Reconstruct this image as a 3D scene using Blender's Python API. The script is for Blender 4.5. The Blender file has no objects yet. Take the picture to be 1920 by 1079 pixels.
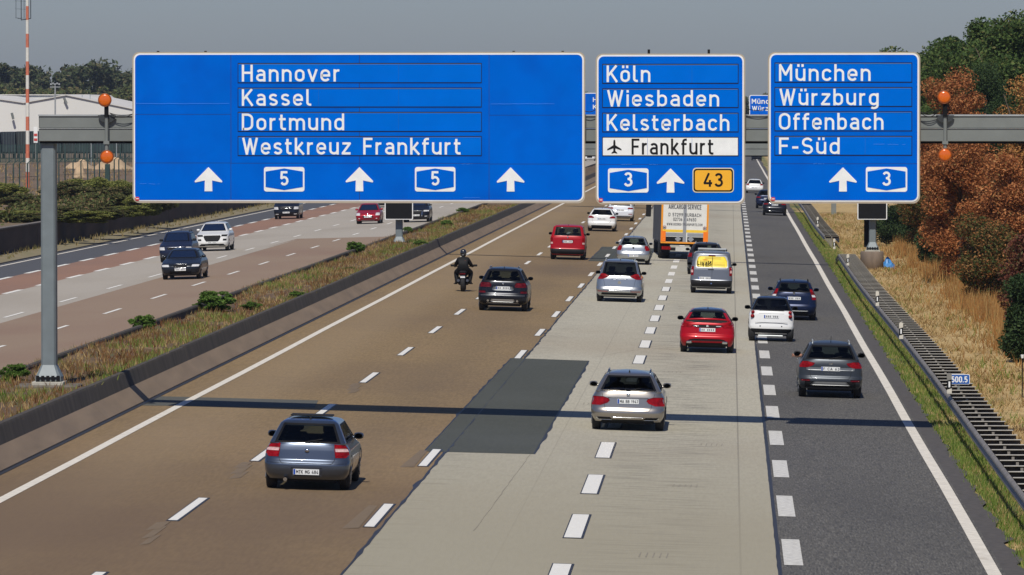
import bpy, math, random
import numpy as np
from mathutils import Vector, Matrix
random.seed(4); RNG = np.random.default_rng(4)
SC = bpy.context.scene
R = math.radians
# ------------------------------------------------------------------ camera, sky, sun, exposure
F = 10667.0                                    # focal length in photo pixels (200 mm on a 36 mm sensor, 1920 wide)
HCAM = 7.75
PITCH = math.atan(323.5 / F)
YAW = math.atan(411 / F * math.cos(PITCH))
FW = Vector((-math.sin(YAW) * math.cos(PITCH), math.cos(YAW) * math.cos(PITCH), -math.sin(PITCH)))
RT = Vector((math.cos(YAW), math.sin(YAW), 0))
UP = RT.cross(FW)
CAM = Vector((0, 0, HCAM))
cd = bpy.data.cameras.new('camera'); cam = bpy.data.objects.new('camera', cd); SC.collection.objects.link(cam)
cd.lens = 200; cd.sensor_width = 36; cd.sensor_fit = 'HORIZONTAL'; cd.clip_start = 1; cd.clip_end = 20000
cam.matrix_world = Matrix((( RT.x, UP.x, -FW.x, 0), (RT.y, UP.y, -FW.y, 0), (RT.z, UP.z, -FW.z, HCAM), (0, 0, 0, 1)))
SC.camera = cam
SUN_EL, SUN_AZ = R(51.5), R(6)                   # the sun stands behind the camera, a little to its left
SV = Vector((-math.sin(SUN_AZ) * math.cos(SUN_EL), -math.cos(SUN_AZ) * math.cos(SUN_EL), math.sin(SUN_EL)))
wd = bpy.data.worlds.new('World'); SC.world = wd; wd.use_nodes = True
nt = wd.node_tree; bg = nt.nodes['Background']
sky = nt.nodes.new('ShaderNodeTexSky'); sky.sky_type = 'NISHITA'; sky.sun_disc = False
sky.sun_elevation = SUN_EL; sky.sun_rotation = math.atan2(SV.x, SV.y)
sky.air_density = 1.0; sky.dust_density = .6; sky.ozone_density = 5.0; sky.altitude = 100
tint = nt.nodes.new('ShaderNodeMix'); tint.data_type = 'RGBA'; tint.blend_type = 'MULTIPLY'; tint.inputs[0].default_value = 1; tint.inputs[7].default_value = (.93, .97, 1.22, 1)
nt.links.new(sky.outputs[0], tint.inputs[6]); nt.links.new(tint.outputs[2], bg.inputs[0]); bg.inputs[1].default_value = 0.055
sl = bpy.data.lights.new('sun', 'SUN'); sl.energy = 4.1; sl.angle = R(.53); sl.color = (1, .95, .86)
so = bpy.data.objects.new('sun', sl); SC.collection.objects.link(so); so.rotation_euler = SV.to_track_quat('Z', 'Y').to_euler()
SC.view_settings.view_transform = 'Standard'; SC.view_settings.look = 'None'
SC.view_settings.exposure = 0; SC.view_settings.gamma = 1; SC.view_settings.use_curve_mapping = False
SC.cycles.max_bounces = 6; SC.cycles.diffuse_bounces = 2; SC.cycles.glossy_bounces = 3
SC.cycles.transparent_max_bounces = 24; SC.cycles.use_denoising = True

def ray(px, py):
    return (FW * F + RT * (px - 960) - UP * (py - 539.5)).normalized()
def at(px, py, Y):
    "the point seen at a photo pixel that stands at road distance Y"
    d = ray(px, py); return CAM + d * (Y / d.y)
def gz(X):
    "height of the two carriageways: the right one falls to the right, the left one to the left"
    return -.028 * X if X > -17 else .1 + .025 * (X + 24.1)
def onroad(px, py, zf=gz):
    d = ray(px, py); z = 0
    for _ in range(12):
        p = CAM + d * ((z - HCAM) / d.z); z = zf(p.x)
    return p
# ------------------------------------------------------------------ materials
MATS = {}
def srgb(r, g, b):
    f = lambda c: (c / 255 / 12.92) if c / 255 <= .04045 else ((c / 255 + .055) / 1.055) ** 2.4
    return (f(r), f(g), f(b))
def mat(name, col, rough=.6, metal=0, var=.12, scale=3, stretch=None, col2=None, spec=.5, coat=0, bump=0, bscale=None, detail=4, trans=0, contrast=None, extra=None):
    if name in MATS: return MATS[name]
    m = bpy.data.materials.new(name); m.use_nodes = True; n = m.node_tree; L = n.links
    b = n.nodes['Principled BSDF']; b.inputs['Roughness'].default_value = rough; b.inputs['Metallic'].default_value = metal
    b.inputs['Specular IOR Level'].default_value = spec
    if coat: b.inputs['Coat Weight'].default_value = coat; b.inputs['Coat Roughness'].default_value = .04
    if trans: b.inputs['Transmission Weight'].default_value = trans
    b.inputs['Base Color'].default_value = (*col, 1)
    tc = n.nodes.new('ShaderNodeTexCoord'); mp = n.nodes.new('ShaderNodeMapping'); L.new(tc.outputs['Object'], mp.inputs[0])
    if stretch: mp.inputs['Scale'].default_value = stretch
    if var > 0 or col2:
        nz = n.nodes.new('ShaderNodeTexNoise'); nz.inputs['Scale'].default_value = scale; nz.inputs['Detail'].default_value = detail
        L.new(mp.outputs[0], nz.inputs['Vector'])
        mr = n.nodes.new('ShaderNodeMapRange'); lo, hi = contrast or (.3, .7)
        mr.inputs[1].default_value = lo; mr.inputs[2].default_value = hi; L.new(nz.outputs[0], mr.inputs[0])
        mx = n.nodes.new('ShaderNodeMix'); mx.data_type = 'RGBA'
        c2 = col2 or tuple(c * (1 - var) for c in col); c1 = col if col2 else tuple(min(1, c * (1 + var)) for c in col)
        mx.inputs[6].default_value = (*c1, 1); mx.inputs[7].default_value = (*c2, 1)
        L.new(mr.outputs[0], mx.inputs[0]); L.new(mx.outputs[2], b.inputs['Base Color'])
        m['mixnode'] = mx.name
    if bump:
        bn = n.nodes.new('ShaderNodeTexNoise'); bn.inputs['Scale'].default_value = bscale or scale * 10; bn.inputs['Detail'].default_value = 3
        L.new(mp.outputs[0], bn.inputs['Vector'])
        bm = n.nodes.new('ShaderNodeBump'); bm.inputs['Strength'].default_value = bump; bm.inputs['Distance'].default_value = .02
        L.new(bn.outputs[0], bm.inputs['Height']); L.new(bm.outputs[0], b.inputs['Normal'])
    if extra: extra(n, b)
    MATS[name] = m; return m
def overlay(n, b, col, fac_socket):
    "mix a colour over the present base colour where the factor is high"
    src = b.inputs['Base Color'].links[0].from_socket if b.inputs['Base Color'].links else None
    mx = n.nodes.new('ShaderNodeMix'); mx.data_type = 'RGBA'
    if src: n.links.new(src, mx.inputs[6])
    else: mx.inputs[6].default_value = b.inputs['Base Color'].default_value
    mx.inputs[7].default_value = (*col, 1); n.links.new(fac_socket, mx.inputs[0]); n.links.new(mx.outputs[2], b.inputs['Base Color'])
def noisefac(n, scale, lo, hi, stretch=(1, 1, 1), amt=1, detail=5, loc=(0, 0, 0)):
    tc = n.nodes.new('ShaderNodeTexCoord'); mp = n.nodes.new('ShaderNodeMapping'); mp.inputs['Scale'].default_value = stretch; mp.inputs['Location'].default_value = loc
    nz = n.nodes.new('ShaderNodeTexNoise'); nz.inputs['Scale'].default_value = scale; nz.inputs['Detail'].default_value = detail
    mr = n.nodes.new('ShaderNodeMapRange'); mr.inputs[1].default_value = lo; mr.inputs[2].default_value = hi; mr.inputs[4].default_value = amt
    n.links.new(tc.outputs['Object'], mp.inputs[0]); n.links.new(mp.outputs[0], nz.inputs['Vector']); n.links.new(nz.outputs[0], mr.inputs[0])
    return mr.outputs[0]
def bandfac(n, axis, c, w, soft, amt=1):
    "1 within w of the coordinate c, fading over soft"
    tc = n.nodes.new('ShaderNodeTexCoord'); sp = n.nodes.new('ShaderNodeSeparateXYZ'); n.links.new(tc.outputs['Object'], sp.inputs[0])
    a = n.nodes.new('ShaderNodeMath'); a.operation = 'SUBTRACT'; a.inputs[1].default_value = c; n.links.new(sp.outputs[axis], a.inputs[0])
    d = n.nodes.new('ShaderNodeMath'); d.operation = 'ABSOLUTE'; n.links.new(a.outputs[0], d.inputs[0])
    mr = n.nodes.new('ShaderNodeMapRange'); mr.inputs[1].default_value = w; mr.inputs[2].default_value = w + soft; mr.inputs[3].default_value = amt; mr.inputs[4].default_value = 0
    n.links.new(d.outputs[0], mr.inputs[0]); return mr.outputs[0]
def mul(n, a, b):
    m = n.nodes.new('ShaderNodeMath'); m.operation = 'MULTIPLY'; n.links.new(a, m.inputs[0])
    if isinstance(b, (int, float)): m.inputs[1].default_value = b
    else: n.links.new(b, m.inputs[1])
    return m.outputs[0]
def jointfac(n, period, halfw, amt):
    "thin transverse joints every period metres along Y"
    tc = n.nodes.new('ShaderNodeTexCoord'); sp = n.nodes.new('ShaderNodeSeparateXYZ'); n.links.new(tc.outputs['Object'], sp.inputs[0])
    a = n.nodes.new('ShaderNodeMath'); a.operation = 'PINGPONG'; a.inputs[1].default_value = period / 2; n.links.new(sp.outputs[1], a.inputs[0])
    mr = n.nodes.new('ShaderNodeMapRange'); mr.inputs[1].default_value = halfw; mr.inputs[2].default_value = halfw * 2; mr.inputs[3].default_value = amt; mr.inputs[4].default_value = 0
    n.links.new(a.outputs[0], mr.inputs[0]); return mr.outputs[0]
def leafmat(name, stops, rough=.7, sheen=.25):
    if name in MATS: return MATS[name]
    m = bpy.data.materials.new(name); m.use_nodes = True; n = m.node_tree; b = n.nodes['Principled BSDF']
    g = n.nodes.new('ShaderNodeNewGeometry'); r = n.nodes.new('ShaderNodeValToRGB')
    while len(r.color_ramp.elements) < len(stops): r.color_ramp.elements.new(.5)
    for e, (p, c) in zip(r.color_ramp.elements, stops): e.position = p; e.color = (*c, 1)
    n.links.new(g.outputs['Random Per Island'], r.inputs[0]); n.links.new(r.outputs[0], b.inputs['Base Color'])
    b.inputs['Roughness'].default_value = max(.65, rough); b.inputs['Specular IOR Level'].default_value = .12
    tr = n.nodes.new('ShaderNodeBsdfTranslucent'); n.links.new(r.outputs[0], tr.inputs[0])
    ms = n.nodes.new('ShaderNodeMixShader'); ms.inputs[0].default_value = sheen
    n.links.new(b.outputs[0], ms.inputs[1]); n.links.new(tr.outputs[0], ms.inputs[2]); n.links.new(ms.outputs[0], n.nodes['Material Output'].inputs[0])
    MATS[name] = m; return m
# ------------------------------------------------------------------ mesh building
class MB:
    def __init__(s): s.v = []; s.f = []; s.m = []; s.cm = 0
    def add(s, vs, fs):
        o = len(s.v); s.v += [tuple(v) for v in vs]; s.f += [tuple(i + o for i in f) for f in fs]; s.m += [s.cm] * len(fs); return s
    def box(s, x0, x1, y0, y1, z0, z1):
        return s.add([(x0, y0, z0), (x1, y0, z0), (x1, y1, z0), (x0, y1, z0), (x0, y0, z1), (x1, y0, z1), (x1, y1, z1), (x0, y1, z1)],
                     [(0, 3, 2, 1), (4, 5, 6, 7), (0, 1, 5, 4), (1, 2, 6, 5), (2, 3, 7, 6), (3, 0, 4, 7)])
    def bbox(s, x0, x1, y0, y1, z0, z1, c):
        "box with all edges chamfered by c"
        vs = []; idx = {}
        for i, (x, sx) in enumerate(((x0, 1), (x1, -1))):
            for j, (y, sy) in enumerate(((y0, 1), (y1, -1))):
                for k, (z, sz) in enumerate(((z0, 1), (z1, -1))):
                    idx[i, j, k] = len(vs)
                    vs += [(x, y + sy * c, z + sz * c), (x + sx * c, y, z + sz * c), (x + sx * c, y + sy * c, z)]
        I = lambda i, j, k, a: idx[i, j, k] + a
        fs = []
        for i in (0, 1): fs.append([I(i, 0, 0, 0), I(i, 1, 0, 0), I(i, 1, 1, 0), I(i, 0, 1, 0)])
        for j in (0, 1): fs.append([I(0, j, 0, 1), I(1, j, 0, 1), I(1, j, 1, 1), I(0, j, 1, 1)])
        for k in (0, 1): fs.append([I(0, 0, k, 2), I(1, 0, k, 2), I(1, 1, k, 2), I(0, 1, k, 2)])
        for a in (0, 1):
            for b in (0, 1):
                fs.append([I(a, b, 0, 0), I(a, b, 1, 0), I(a, b, 1, 1), I(a, b, 0, 1)])
                fs.append([I(a, 0, b, 0), I(a, 1, b, 0), I(a, 1, b, 2), I(a, 0, b, 2)])
                fs.append([I(0, a, b, 1), I(1, a, b, 1), I(1, a, b, 2), I(0, a, b, 2)])
                for k in (0, 1): fs.append([I(a, b, k, 0), I(a, b, k, 1), I(a, b, k, 2)])
        fs = fs[:6] + [f for n_, f in enumerate(fs[6:])]
        return s.add(vs, fs)
    def prism(s, poly, y0, y1):
        "polygon of (x,z) pulled from y0 (front, facing -Y) to y1"
        n = len(poly)
        return s.add([(x, y0, z) for x, z in poly] + [(x, y1, z) for x, z in poly],
                     [tuple(range(n)), tuple(range(2 * n - 1, n - 1, -1))] + [(i, i + n, (i + 1) % n + n, (i + 1) % n) for i in range(n)])
    def prof(s, poly, Y0, Y1, cap=True, dx=0):
        "cross-section polygon of (x,z) run along Y"
        n = len(poly)
        return s.add([(x, Y0, z) for x, z in poly] + [(x + dx, Y1, z) for x, z in poly],
                     ([tuple(range(n)), tuple(range(2 * n - 1, n - 1, -1))] if cap else []) + [(i, i + n, (i + 1) % n + n, (i + 1) % n) for i in range(n)])
    def tube(s, p0, p1, r0, r1=None, n=8, cap=True):
        p0, p1 = Vector(p0), Vector(p1); r1 = r0 if r1 is None else r1; d = (p1 - p0).normalized()
        a = d.orthogonal().normalized(); b = d.cross(a); vs = []
        for p, r in ((p0, r0), (p1, r1)):
            for i in range(n): t = 2 * math.pi * i / n; vs.append(p + (a * math.cos(t) + b * math.sin(t)) * r)
        return s.add(vs, [(i, (i + 1) % n, (i + 1) % n + n, i + n) for i in range(n)] + ([tuple(range(n - 1, -1, -1)), tuple(range(n, 2 * n))] if cap else []))
    def path(s, pts, r, n=6):
        for a, b in zip(pts, pts[1:]): s.tube(a, b, r, n=n)
        return s
    def lathe(s, prof, c, axis='z', n=16):
        "prof: list of (radius, height) about an axis through c"
        vs = []; c = Vector(c)
        for r, h in prof:
            for i in range(n):
                t = 2 * math.pi * i / n; a, b = r * math.cos(t), r * math.sin(t)
                vs.append(c + (Vector((a, b, h)) if axis == 'z' else Vector((h, a, b)) if axis == 'x' else Vector((a, -h, b))))
        m = len(prof); fs = [(k * n + i, k * n + (i + 1) % n, (k + 1) * n + (i + 1) % n, (k + 1) * n + i) for k in range(m - 1) for i in range(n)]
        return s.add(vs, fs + [tuple(range(n - 1, -1, -1)), tuple(range((m - 1) * n, m * n))])
    def build(s, name, mats, parent=None, smooth=False, loc=None, rz=0):
        me = bpy.data.meshes.new(name); me.from_pydata(s.v, [], s.f); me.update()
        for m in (mats if isinstance(mats, (list, tuple)) else [mats]): me.materials.append(m)
        if any(s.m): me.polygons.foreach_set('material_index', s.m)
        if smooth: me.polygons.foreach_set('use_smooth', [True] * len(me.polygons))
        return link(name, me, parent, loc, rz)
def link(name, me, parent=None, loc=None, rz=0):
    o = bpy.data.objects.new(name, me); SC.collection.objects.link(o)
    if parent: o.parent = parent
    if loc is not None: o.location = loc
    if rz: o.rotation_euler.z = rz
    return o
def fast(name, V, Fc, mats, parent=None, kind=None, mi=None, smooth=False):
    V = np.asarray(V, dtype=np.float32); Fc = np.asarray(Fc, dtype=np.int32); k = Fc.shape[1]
    me = bpy.data.meshes.new(name); me.vertices.add(len(V)); me.vertices.foreach_set('co', V.ravel())
    me.loops.add(Fc.size); me.loops.foreach_set('vertex_index', Fc.ravel())
    me.polygons.add(len(Fc)); me.polygons.foreach_set('loop_start', np.arange(0, Fc.size, k, dtype=np.int32))
    if mi is not None: me.polygons.foreach_set('material_index', np.asarray(mi, dtype=np.int32))
    if smooth: me.polygons.foreach_set('use_smooth', np.ones(len(Fc), dtype=bool))
    for m in (mats if isinstance(mats, (list, tuple)) else [mats]): me.materials.append(m)
    me.update(calc_edges=True)
    o = link(name, me, parent)
    if kind: o['kind'] = kind
    return o
def thing(name, label, cat, loc=(0, 0, 0), rz=0, group=None):
    o = link(name, None, None, loc, rz); return tag(o, label, cat, group)
def tag(o, label, cat, group=None):
    o['label'] = label; o['category'] = cat
    if group: o['group'] = group
    return o
def struct(o): o['kind'] = 'structure'; return o
def rrect(x0, x1, z0, z1, r, corners=(1, 1, 1, 1), n=5):
    "rounded rectangle, corners: bottom left, bottom right, top right, top left"
    P = []
    for (cx, cz, a), c in zip(((x0, z0, 180), (x1, z0, 270), (x1, z1, 0), (x0, z1, 90)), corners):
        if not c: P.append((cx, cz)); continue
        ox = cx + (r if cx == x0 else -r); oz = cz + (r if cz == z0 else -r)
        for i in range(n + 1): t = R(a + 90 * i / n); P.append((ox + r * math.cos(t), oz + r * math.sin(t)))
    return P
# ------------------------------------------------------------------ lettering: strokes of even width, as on German road signs
def arc(cx, cy, rx, ry, a0, a1, n=8): return [(cx + rx * math.cos(R(a0 + (a1 - a0) * i / n)), cy + ry * math.sin(R(a0 + (a1 - a0) * i / n))) for i in range(n + 1)]
def _bowl(w, lo, hi): return arc(w / 2, hi - w / 2 + .0, w / 2 - .07, w / 2 - .07, 180, 0) if 0 else None
def _o(w, y0, y1):
    rx = w / 2 - .07; ry = min(rx * 1.05, (y1 - y0) / 2 - .07); cx = w / 2
    return arc(cx, y1 - .07 - ry, rx, ry, 0, 180) + arc(cx, y0 + .07 + ry, rx, ry, 180, 360) + [(cx + rx, y1 - .07 - ry)]
G = {}
X = .73
def g(ch, w, *st): G[ch] = (w, st)
n_arch = lambda x0, x1: [(x0, .46)] + arc((x0 + x1) / 2, .46, (x1 - x0) / 2, .20, 180, 0) + [(x1, 0)]
g('H', .56, [(.07, 0), (.07, 1)], [(.49, 0), (.49, 1)], [(.07, .52), (.49, .52)])
g('K', .56, [(.07, 0), (.07, 1)], [(.50, 1), (.10, .40)], [(.22, .56), (.53, 0)])
g('D', .58, [(.07, .07), (.24, .07)] + arc(.26, .32, .25, .25, -90, 0) + [(.51, .68)] + arc(.26, .68, .25, .25, 0, 90) + [(.07, .93), (.07, .0)])
g('W', .80, [(.06, 1), (.24, .03), (.40, .93), (.56, .03), (.74, 1)])
g('F', .48, [(.07, 0), (.07, .93), (.47, .93)], [(.07, .50), (.42, .50)])
g('M', .66, [(.07, 0), (.07, .96), (.33, .38), (.59, .96), (.59, 0)])
g('O', .60, _o(.60, 0, 1)); g('0', .52, _o(.52, 0, 1))
g('S', .54, arc(.27, .72, .20, .21, 20, 180) + arc(.24, .68, .17, .17, 180, 250, 4) + [(.38, .47)] + arc(.28, .28, .20, .21, 60, -160))
g('A', .60, [(.04, 0), (.30, .97), (.56, 0)], [(.12, .28), (.48, .28)])
g('B', .56, [(.07, 0), (.07, .93), (.28, .93)] + arc(.28, .73, .18, .20, 90, -90) + [(.07, .53)], [(.26, .53)] + arc(.27, .30, .22, .23, 90, -90) + [(.07, .07)])
g('C', .56, arc(.29, .71, .22, .22, 20, 180) + arc(.29, .29, .22, .22, 180, 340))
g('E', .48, [(.46, .07), (.07, .07), (.07, .93), (.46, .93)], [(.07, .51), (.40, .51)])
g('G', .58, arc(.29, .71, .22, .22, 20, 180) + arc(.29, .29, .22, .22, 180, 360) + [(.51, .47), (.30, .47)])
g('I', .14, [(.07, 0), (.07, 1)]); g('L', .46, [(.07, 1), (.07, .07), (.45, .07)])
g('N', .60, [(.07, 0), (.07, .97), (.53, .03), (.53, 1)]); g('P', .54, [(.07, 0), (.07, .93), (.27, .93)] + arc(.27, .69, .21, .24, 90, -90) + [(.07, .45)])
g('R', .56, [(.07, 0), (.07, .93), (.27, .93)] + arc(.27, .70, .21, .23, 90, -90) + [(.07, .47)], [(.27, .47), (.52, 0)])
g('T', .52, [(.26, 0), (.26, .93)], [(.0, .93), (.52, .93)]); g('U', .58, [(.07, 1), (.07, .28)] + arc(.29, .28, .22, .21, 180, 360) + [(.51, 1)])
g('V', .56, [(.04, 1), (.28, .03), (.52, 1)]); g('Z', .52, [(.04, .93), (.46, .93), (.06, .07), (.50, .07)])
g('1', .36, [(.04, .68), (.24, .95), (.24, 0)]); g('2', .52, arc(.26, .72, .19, .21, 170, -20) + [(.06, .07), (.50, .07)])
g('3', .52, arc(.25, .73, .18, .20, 160, -80) + [(.22, .53)], [(.24, .53)] + arc(.25, .30, .21, .23, 80, -160))
g('4', .56, [(.34, 1), (.06, .26), (.54, .26)], [(.40, .50), (.40, 0)])
g('5', .52, [(.46, .93), (.11, .93), (.09, .50)] + arc(.26, .33, .20, .26, 130, -150))
g('6', .52, [(.38, 1), (.10, .45)], arc(.26, .29, .19, .22, 0, 360, 14)); g('7', .50, [(.02, .93), (.44, .93), (.16, 0)])
g('8', .52, arc(.26, .74, .16, .19, 0, 360, 14), arc(.26, .29, .20, .22, 0, 360, 14)); g('9', .52, arc(.26, .71, .19, .22, 0, 360, 14), [(.44, .58), (.16, 0)])
g('.', .16, [(.08, 0), (.08, .15)]); g('-', .34, [(.03, .40), (.31, .40)]); g('/', .36, [(.03, 0), (.33, 1)]); g(' ', .34); g(',', .16, [(.08, -.1), (.08, .15)])
g('n', .50, [(.07, 0), (.07, X)], n_arch(.07, .43)); g('m', .80, [(.07, 0), (.07, X)], n_arch(.07, .40), n_arch(.40, .73))
g('h', .50, [(.07, 0), (.07, 1)], n_arch(.07, .43)); g('u', .50, [(.43, X), (.43, 0)], [(.07, X), (.07, .27)] + arc(.25, .27, .18, .20, 180, 360))
G['ü'] = (.50, G['u'][1] + ([(.15, .84), (.15, 1)], [(.35, .84), (.35, 1)]))
g('o', .50, _o(.50, 0, X)); G['ö'] = (.50, G['o'][1] + ([(.15, .84), (.15, 1)], [(.35, .84), (.35, 1)]))
g('a', .49, arc(.24, .50, .17, .16, 150, 0, 6) + [(.42, 0)], [(.42, .40), (.22, .40)] + arc(.22, .235, .15, .165, 90, 270, 6) + [(.42, .09)])
g('b', .50, [(.07, 0), (.07, 1)], [(.07, .27)] + arc(.25, .27, .18, .20, 180, 360)[0:] + [(.43, .46)] + arc(.25, .46, .18, .20, 0, 180))
g('d', .50, [(.43, 0), (.43, 1)], [(.43, .27)] + arc(.25, .27, .18, .20, 360, 180) + [(.07, .46)] + arc(.25, .46, .18, .20, 180, 0))
g('g', .50, [(.43, .27)] + arc(.25, .27, .18, .20, 360, 180) + [(.07, .46)] + arc(.25, .46, .18, .20, 180, 0), [(.43, X)] + [(.43, .0)] + arc(.25, .0, .18, .17, 0, -130))
g('c', .46, arc(.25, .46, .18, .20, 20, 180) + arc(.25, .27, .18, .20, 180, 340)); g('e', .50, [(.07, .36), (.43, .36)] + arc(.25, .46, .18, .20, 0, 180) + arc(.25, .27, .18, .20, 180, 330))
g('s', .45, arc(.22, .53, .15, .13, 20, 180, 6) + arc(.20, .50, .13, .11, 180, 260, 4) + [(.28, .34)] + arc(.22, .21, .16, .14, 60, -160, 8))
g('r', .34, [(.07, 0), (.07, X)], [(.07, .46)] + arc(.24, .46, .17, .20, 180, 70, 5)); g('v', .48, [(.04, X), (.24, .03), (.44, X)])
g('w', .66, [(.04, X), (.18, .03), (.33, .66), (.48, .03), (.62, X)]); g('z', .46, [(.04, X - .07), (.41, X - .07), (.05, .07), (.44, .07)])
g('i', .14, [(.07, 0), (.07, X)], [(.07, .84), (.07, 1)]); g('l', .26, [(.07, 1), (.07, .20)] + arc(.19, .20, .12, .13, 180, 270, 4) + [(.25, .07)])
g('t', .34, [(.12, .93), (.12, .20)] + arc(.24, .20, .12, .13, 180, 270, 4) + [(.33, .07)], [(.0, X - .07), (.32, X - .07)])
g('f', .34, [(.12, 0), (.12, .80)] + arc(.24, .80, .12, .13, 180, 90, 4) + [(.33, .93)], [(.0, X - .07), (.32, X - .07)]); g('k', .48, [(.07, 0), (.07, 1)], [(.40, X), (.08, .27)], [(.18, .38), (.46, 0)])
G['Ñ'] = (.60, ([(.07, 0), (.07, 1)], [(.53, 1), (.53, 0)], [(.07, .08), (.53, .92)]))          # an N written backwards
def split_sharp(st):
    "break a stroke where it turns back sharply, letting both arms run on a little"
    out = [[st[0]]]
    for i in range(1, len(st)):
        out[-1].append(st[i])
        if i < len(st) - 1:
            ax, ay = st[i][0] - st[i - 1][0], st[i][1] - st[i - 1][1]; bx, by = st[i + 1][0] - st[i][0], st[i + 1][1] - st[i][1]; la, lb = math.hypot(ax, ay), math.hypot(bx, by)
            if la > .05 and lb > .05 and (ax * bx + ay * by) / (la * lb) < -.15:
                e = .035; out[-1][-1] = (st[i][0] + ax / la * e, st[i][1] + ay / la * e); out.append([(st[i][0] - bx / lb * e, st[i][1] - by / lb * e)])
    return out
def text(mb, s, x0, x1, zb, cap, y, th=.07, step=.0006):
    "write s on a plane that faces -Y, from x0 to x1, baseline zb, capitals cap high"
    gap = .13; ws = [G[c][0] for c in s]; tot = sum(ws) + gap * (len(s) - 1)
    sx = cap if x1 is None else (x1 - x0) / tot
    x = 0; k = 0
    for c, w in zip(s, ws):
        for st in [q for s0 in G[c][1] for q in split_sharp(s0)]:
            if len(st) < 2: continue
            pts = [Vector(((x + p[0]) * sx, p[1] * cap)) for p in st]; h = th * cap; L = []
            pts = [p for i, p in enumerate(pts) if i == 0 or (p - pts[i - 1]).length > cap * .012]
            for i, p in enumerate(pts):
                a = (pts[i] - pts[i - 1]).normalized() if i else None; b = (pts[i + 1] - p).normalized() if i < len(pts) - 1 else None
                if a is None: a = b
                if b is None: b = a
                n1 = Vector((-a.y, a.x)); n2 = Vector((-b.y, b.x)); m = n1 + n2
                if m.length < .2: m = n1
                m.normalize(); q = h / max(.62, m.dot(n1)); L.append((p + m * q, p - m * q))
            yy = y - (k % 6) * step; k += 1
            vs = [(x0 + q.x, yy, zb + q.y) for pr in L for q in pr]
            mb.add(vs, [(2 * i, 2 * i + 1, 2 * i + 3, 2 * i + 2) for i in range(len(L) - 1)])
        x += w + gap
    return mb
# ================================================================== ground, carriageways, markings
FAR = 3200.0
XB, XD = -6.4, .82                              # where brown concrete meets grey, and grey meets asphalt
def conc_extra(n, b):
    overlay(n, b, (.115, .080, .058), noisefac(n, .07, .46, .74, (1, .35, 1), .60, 3))
    overlay(n, b, (.30, .20, .105), noisefac(n, .16, .54, .76, (1, .25, 1), .40, 3, (40, 3, 0)))
    overlay(n, b, (.09, .07, .06), noisefac(n, 3.2, .50, .80, (1, 2.5, 1), .32, 6))
    overlay(n, b, (.07, .055, .045), bandfac(n, 0, -8.4, .25, .9, .12)); overlay(n, b, (.30, .22, .13), bandfac(n, 0, -12.9, .5, 1.2, .35))
    overlay(n, b, (.06, .05, .04), jointfac(n, 5, .012, .45))
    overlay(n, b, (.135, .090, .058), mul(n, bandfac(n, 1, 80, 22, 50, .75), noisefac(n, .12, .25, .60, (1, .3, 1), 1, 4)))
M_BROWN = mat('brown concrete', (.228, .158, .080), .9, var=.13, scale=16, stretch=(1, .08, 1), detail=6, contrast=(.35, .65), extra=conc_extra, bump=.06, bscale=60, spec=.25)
def grey_extra(n, b):
    overlay(n, b, (.30, .245, .175), noisefac(n, .12, .48, .72, (1, .3, 1), .45, 3))
    # rubber and wear, drawn out across the lane near the dashes
    f = mul(n, noisefac(n, 1.3, .48, .66, (.55, 2.6, 1), .65, 9, (7, 0, 0)), bandfac(n, 0, -1.5, .5, 1.4))
    overlay(n, b, (.10, .095, .085), f)
    f = mul(n, noisefac(n, 2.1, .52, .72, (.5, 2.2, 1), .6, 7, (3, 9, 0)), bandfac(n, 0, -6.2, .1, .9)); overlay(n, b, (.10, .09, .08), f)
    overlay(n, b, (.16, .15, .13), noisefac(n, 9, .60, .78, (.6, 1.6, 1), .35, 4))
    overlay(n, b, (.10, .09, .08), bandfac(n, 0, .17, .012, .012, .55)); overlay(n, b, (.10, .09, .08), bandfac(n, 0, -4.05, .008, .012, .22))
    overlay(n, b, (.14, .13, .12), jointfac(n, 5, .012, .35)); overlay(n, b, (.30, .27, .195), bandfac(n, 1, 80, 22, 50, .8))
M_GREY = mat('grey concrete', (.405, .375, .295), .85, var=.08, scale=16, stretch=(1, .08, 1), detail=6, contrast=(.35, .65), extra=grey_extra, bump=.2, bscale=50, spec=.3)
def asph_extra(n, b):
    overlay(n, b, (.185, .175, .155), noisefac(n, 30, .50, .64, (1, .075, 1), .60, 3))
    overlay(n, b, (.028, .028, .03), noisefac(n, 26, .50, .66, (1, .075, 1), .55, 3, (5, 5, 5)))
    overlay(n, b, (.05, .048, .048), noisefac(n, .25, .48, .70, (1, .2, 1), .35, 4))
M_ASPH = mat('worn asphalt', (.096, .090, .080), .85, var=.13, scale=40, detail=6, contrast=(.35, .65), extra=asph_extra, bump=.15, bscale=60, spec=.35)
M_ASPHE = mat('dark asphalt edge', (.075, .067, .062), .9, var=.22, scale=6, detail=8)
M_PATCH = mat('patch asphalt', (.056, .059, .045), .85, var=.12, scale=16, detail=4, stretch=(1, .08, 1), extra=lambda n, b: overlay(n, b, (.075, .078, .065), noisefac(n, .4, .45, .7, (1, .5, 1), .4, 4)))
M_RED = mat('reddish concrete', (.26, .145, .095), .9, var=.14, scale=12, detail=7, extra=lambda n, b: overlay(n, b, (.17, .11, .085), noisefac(n, .15, .45, .7, (1, .3, 1), .4, 3)))
M_BROWNL = mat('brown concrete far side', (.255, .180, .122), .9, var=.10, scale=12, detail=7, extra=lambda n, b: (overlay(n, b, (.20, .115, .08), noisefac(n, .12, .48, .7, (1, .3, 1), .5, 3)), overlay(n, b, (.1, .08, .06), jointfac(n, 5, .015, .2))))
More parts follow.
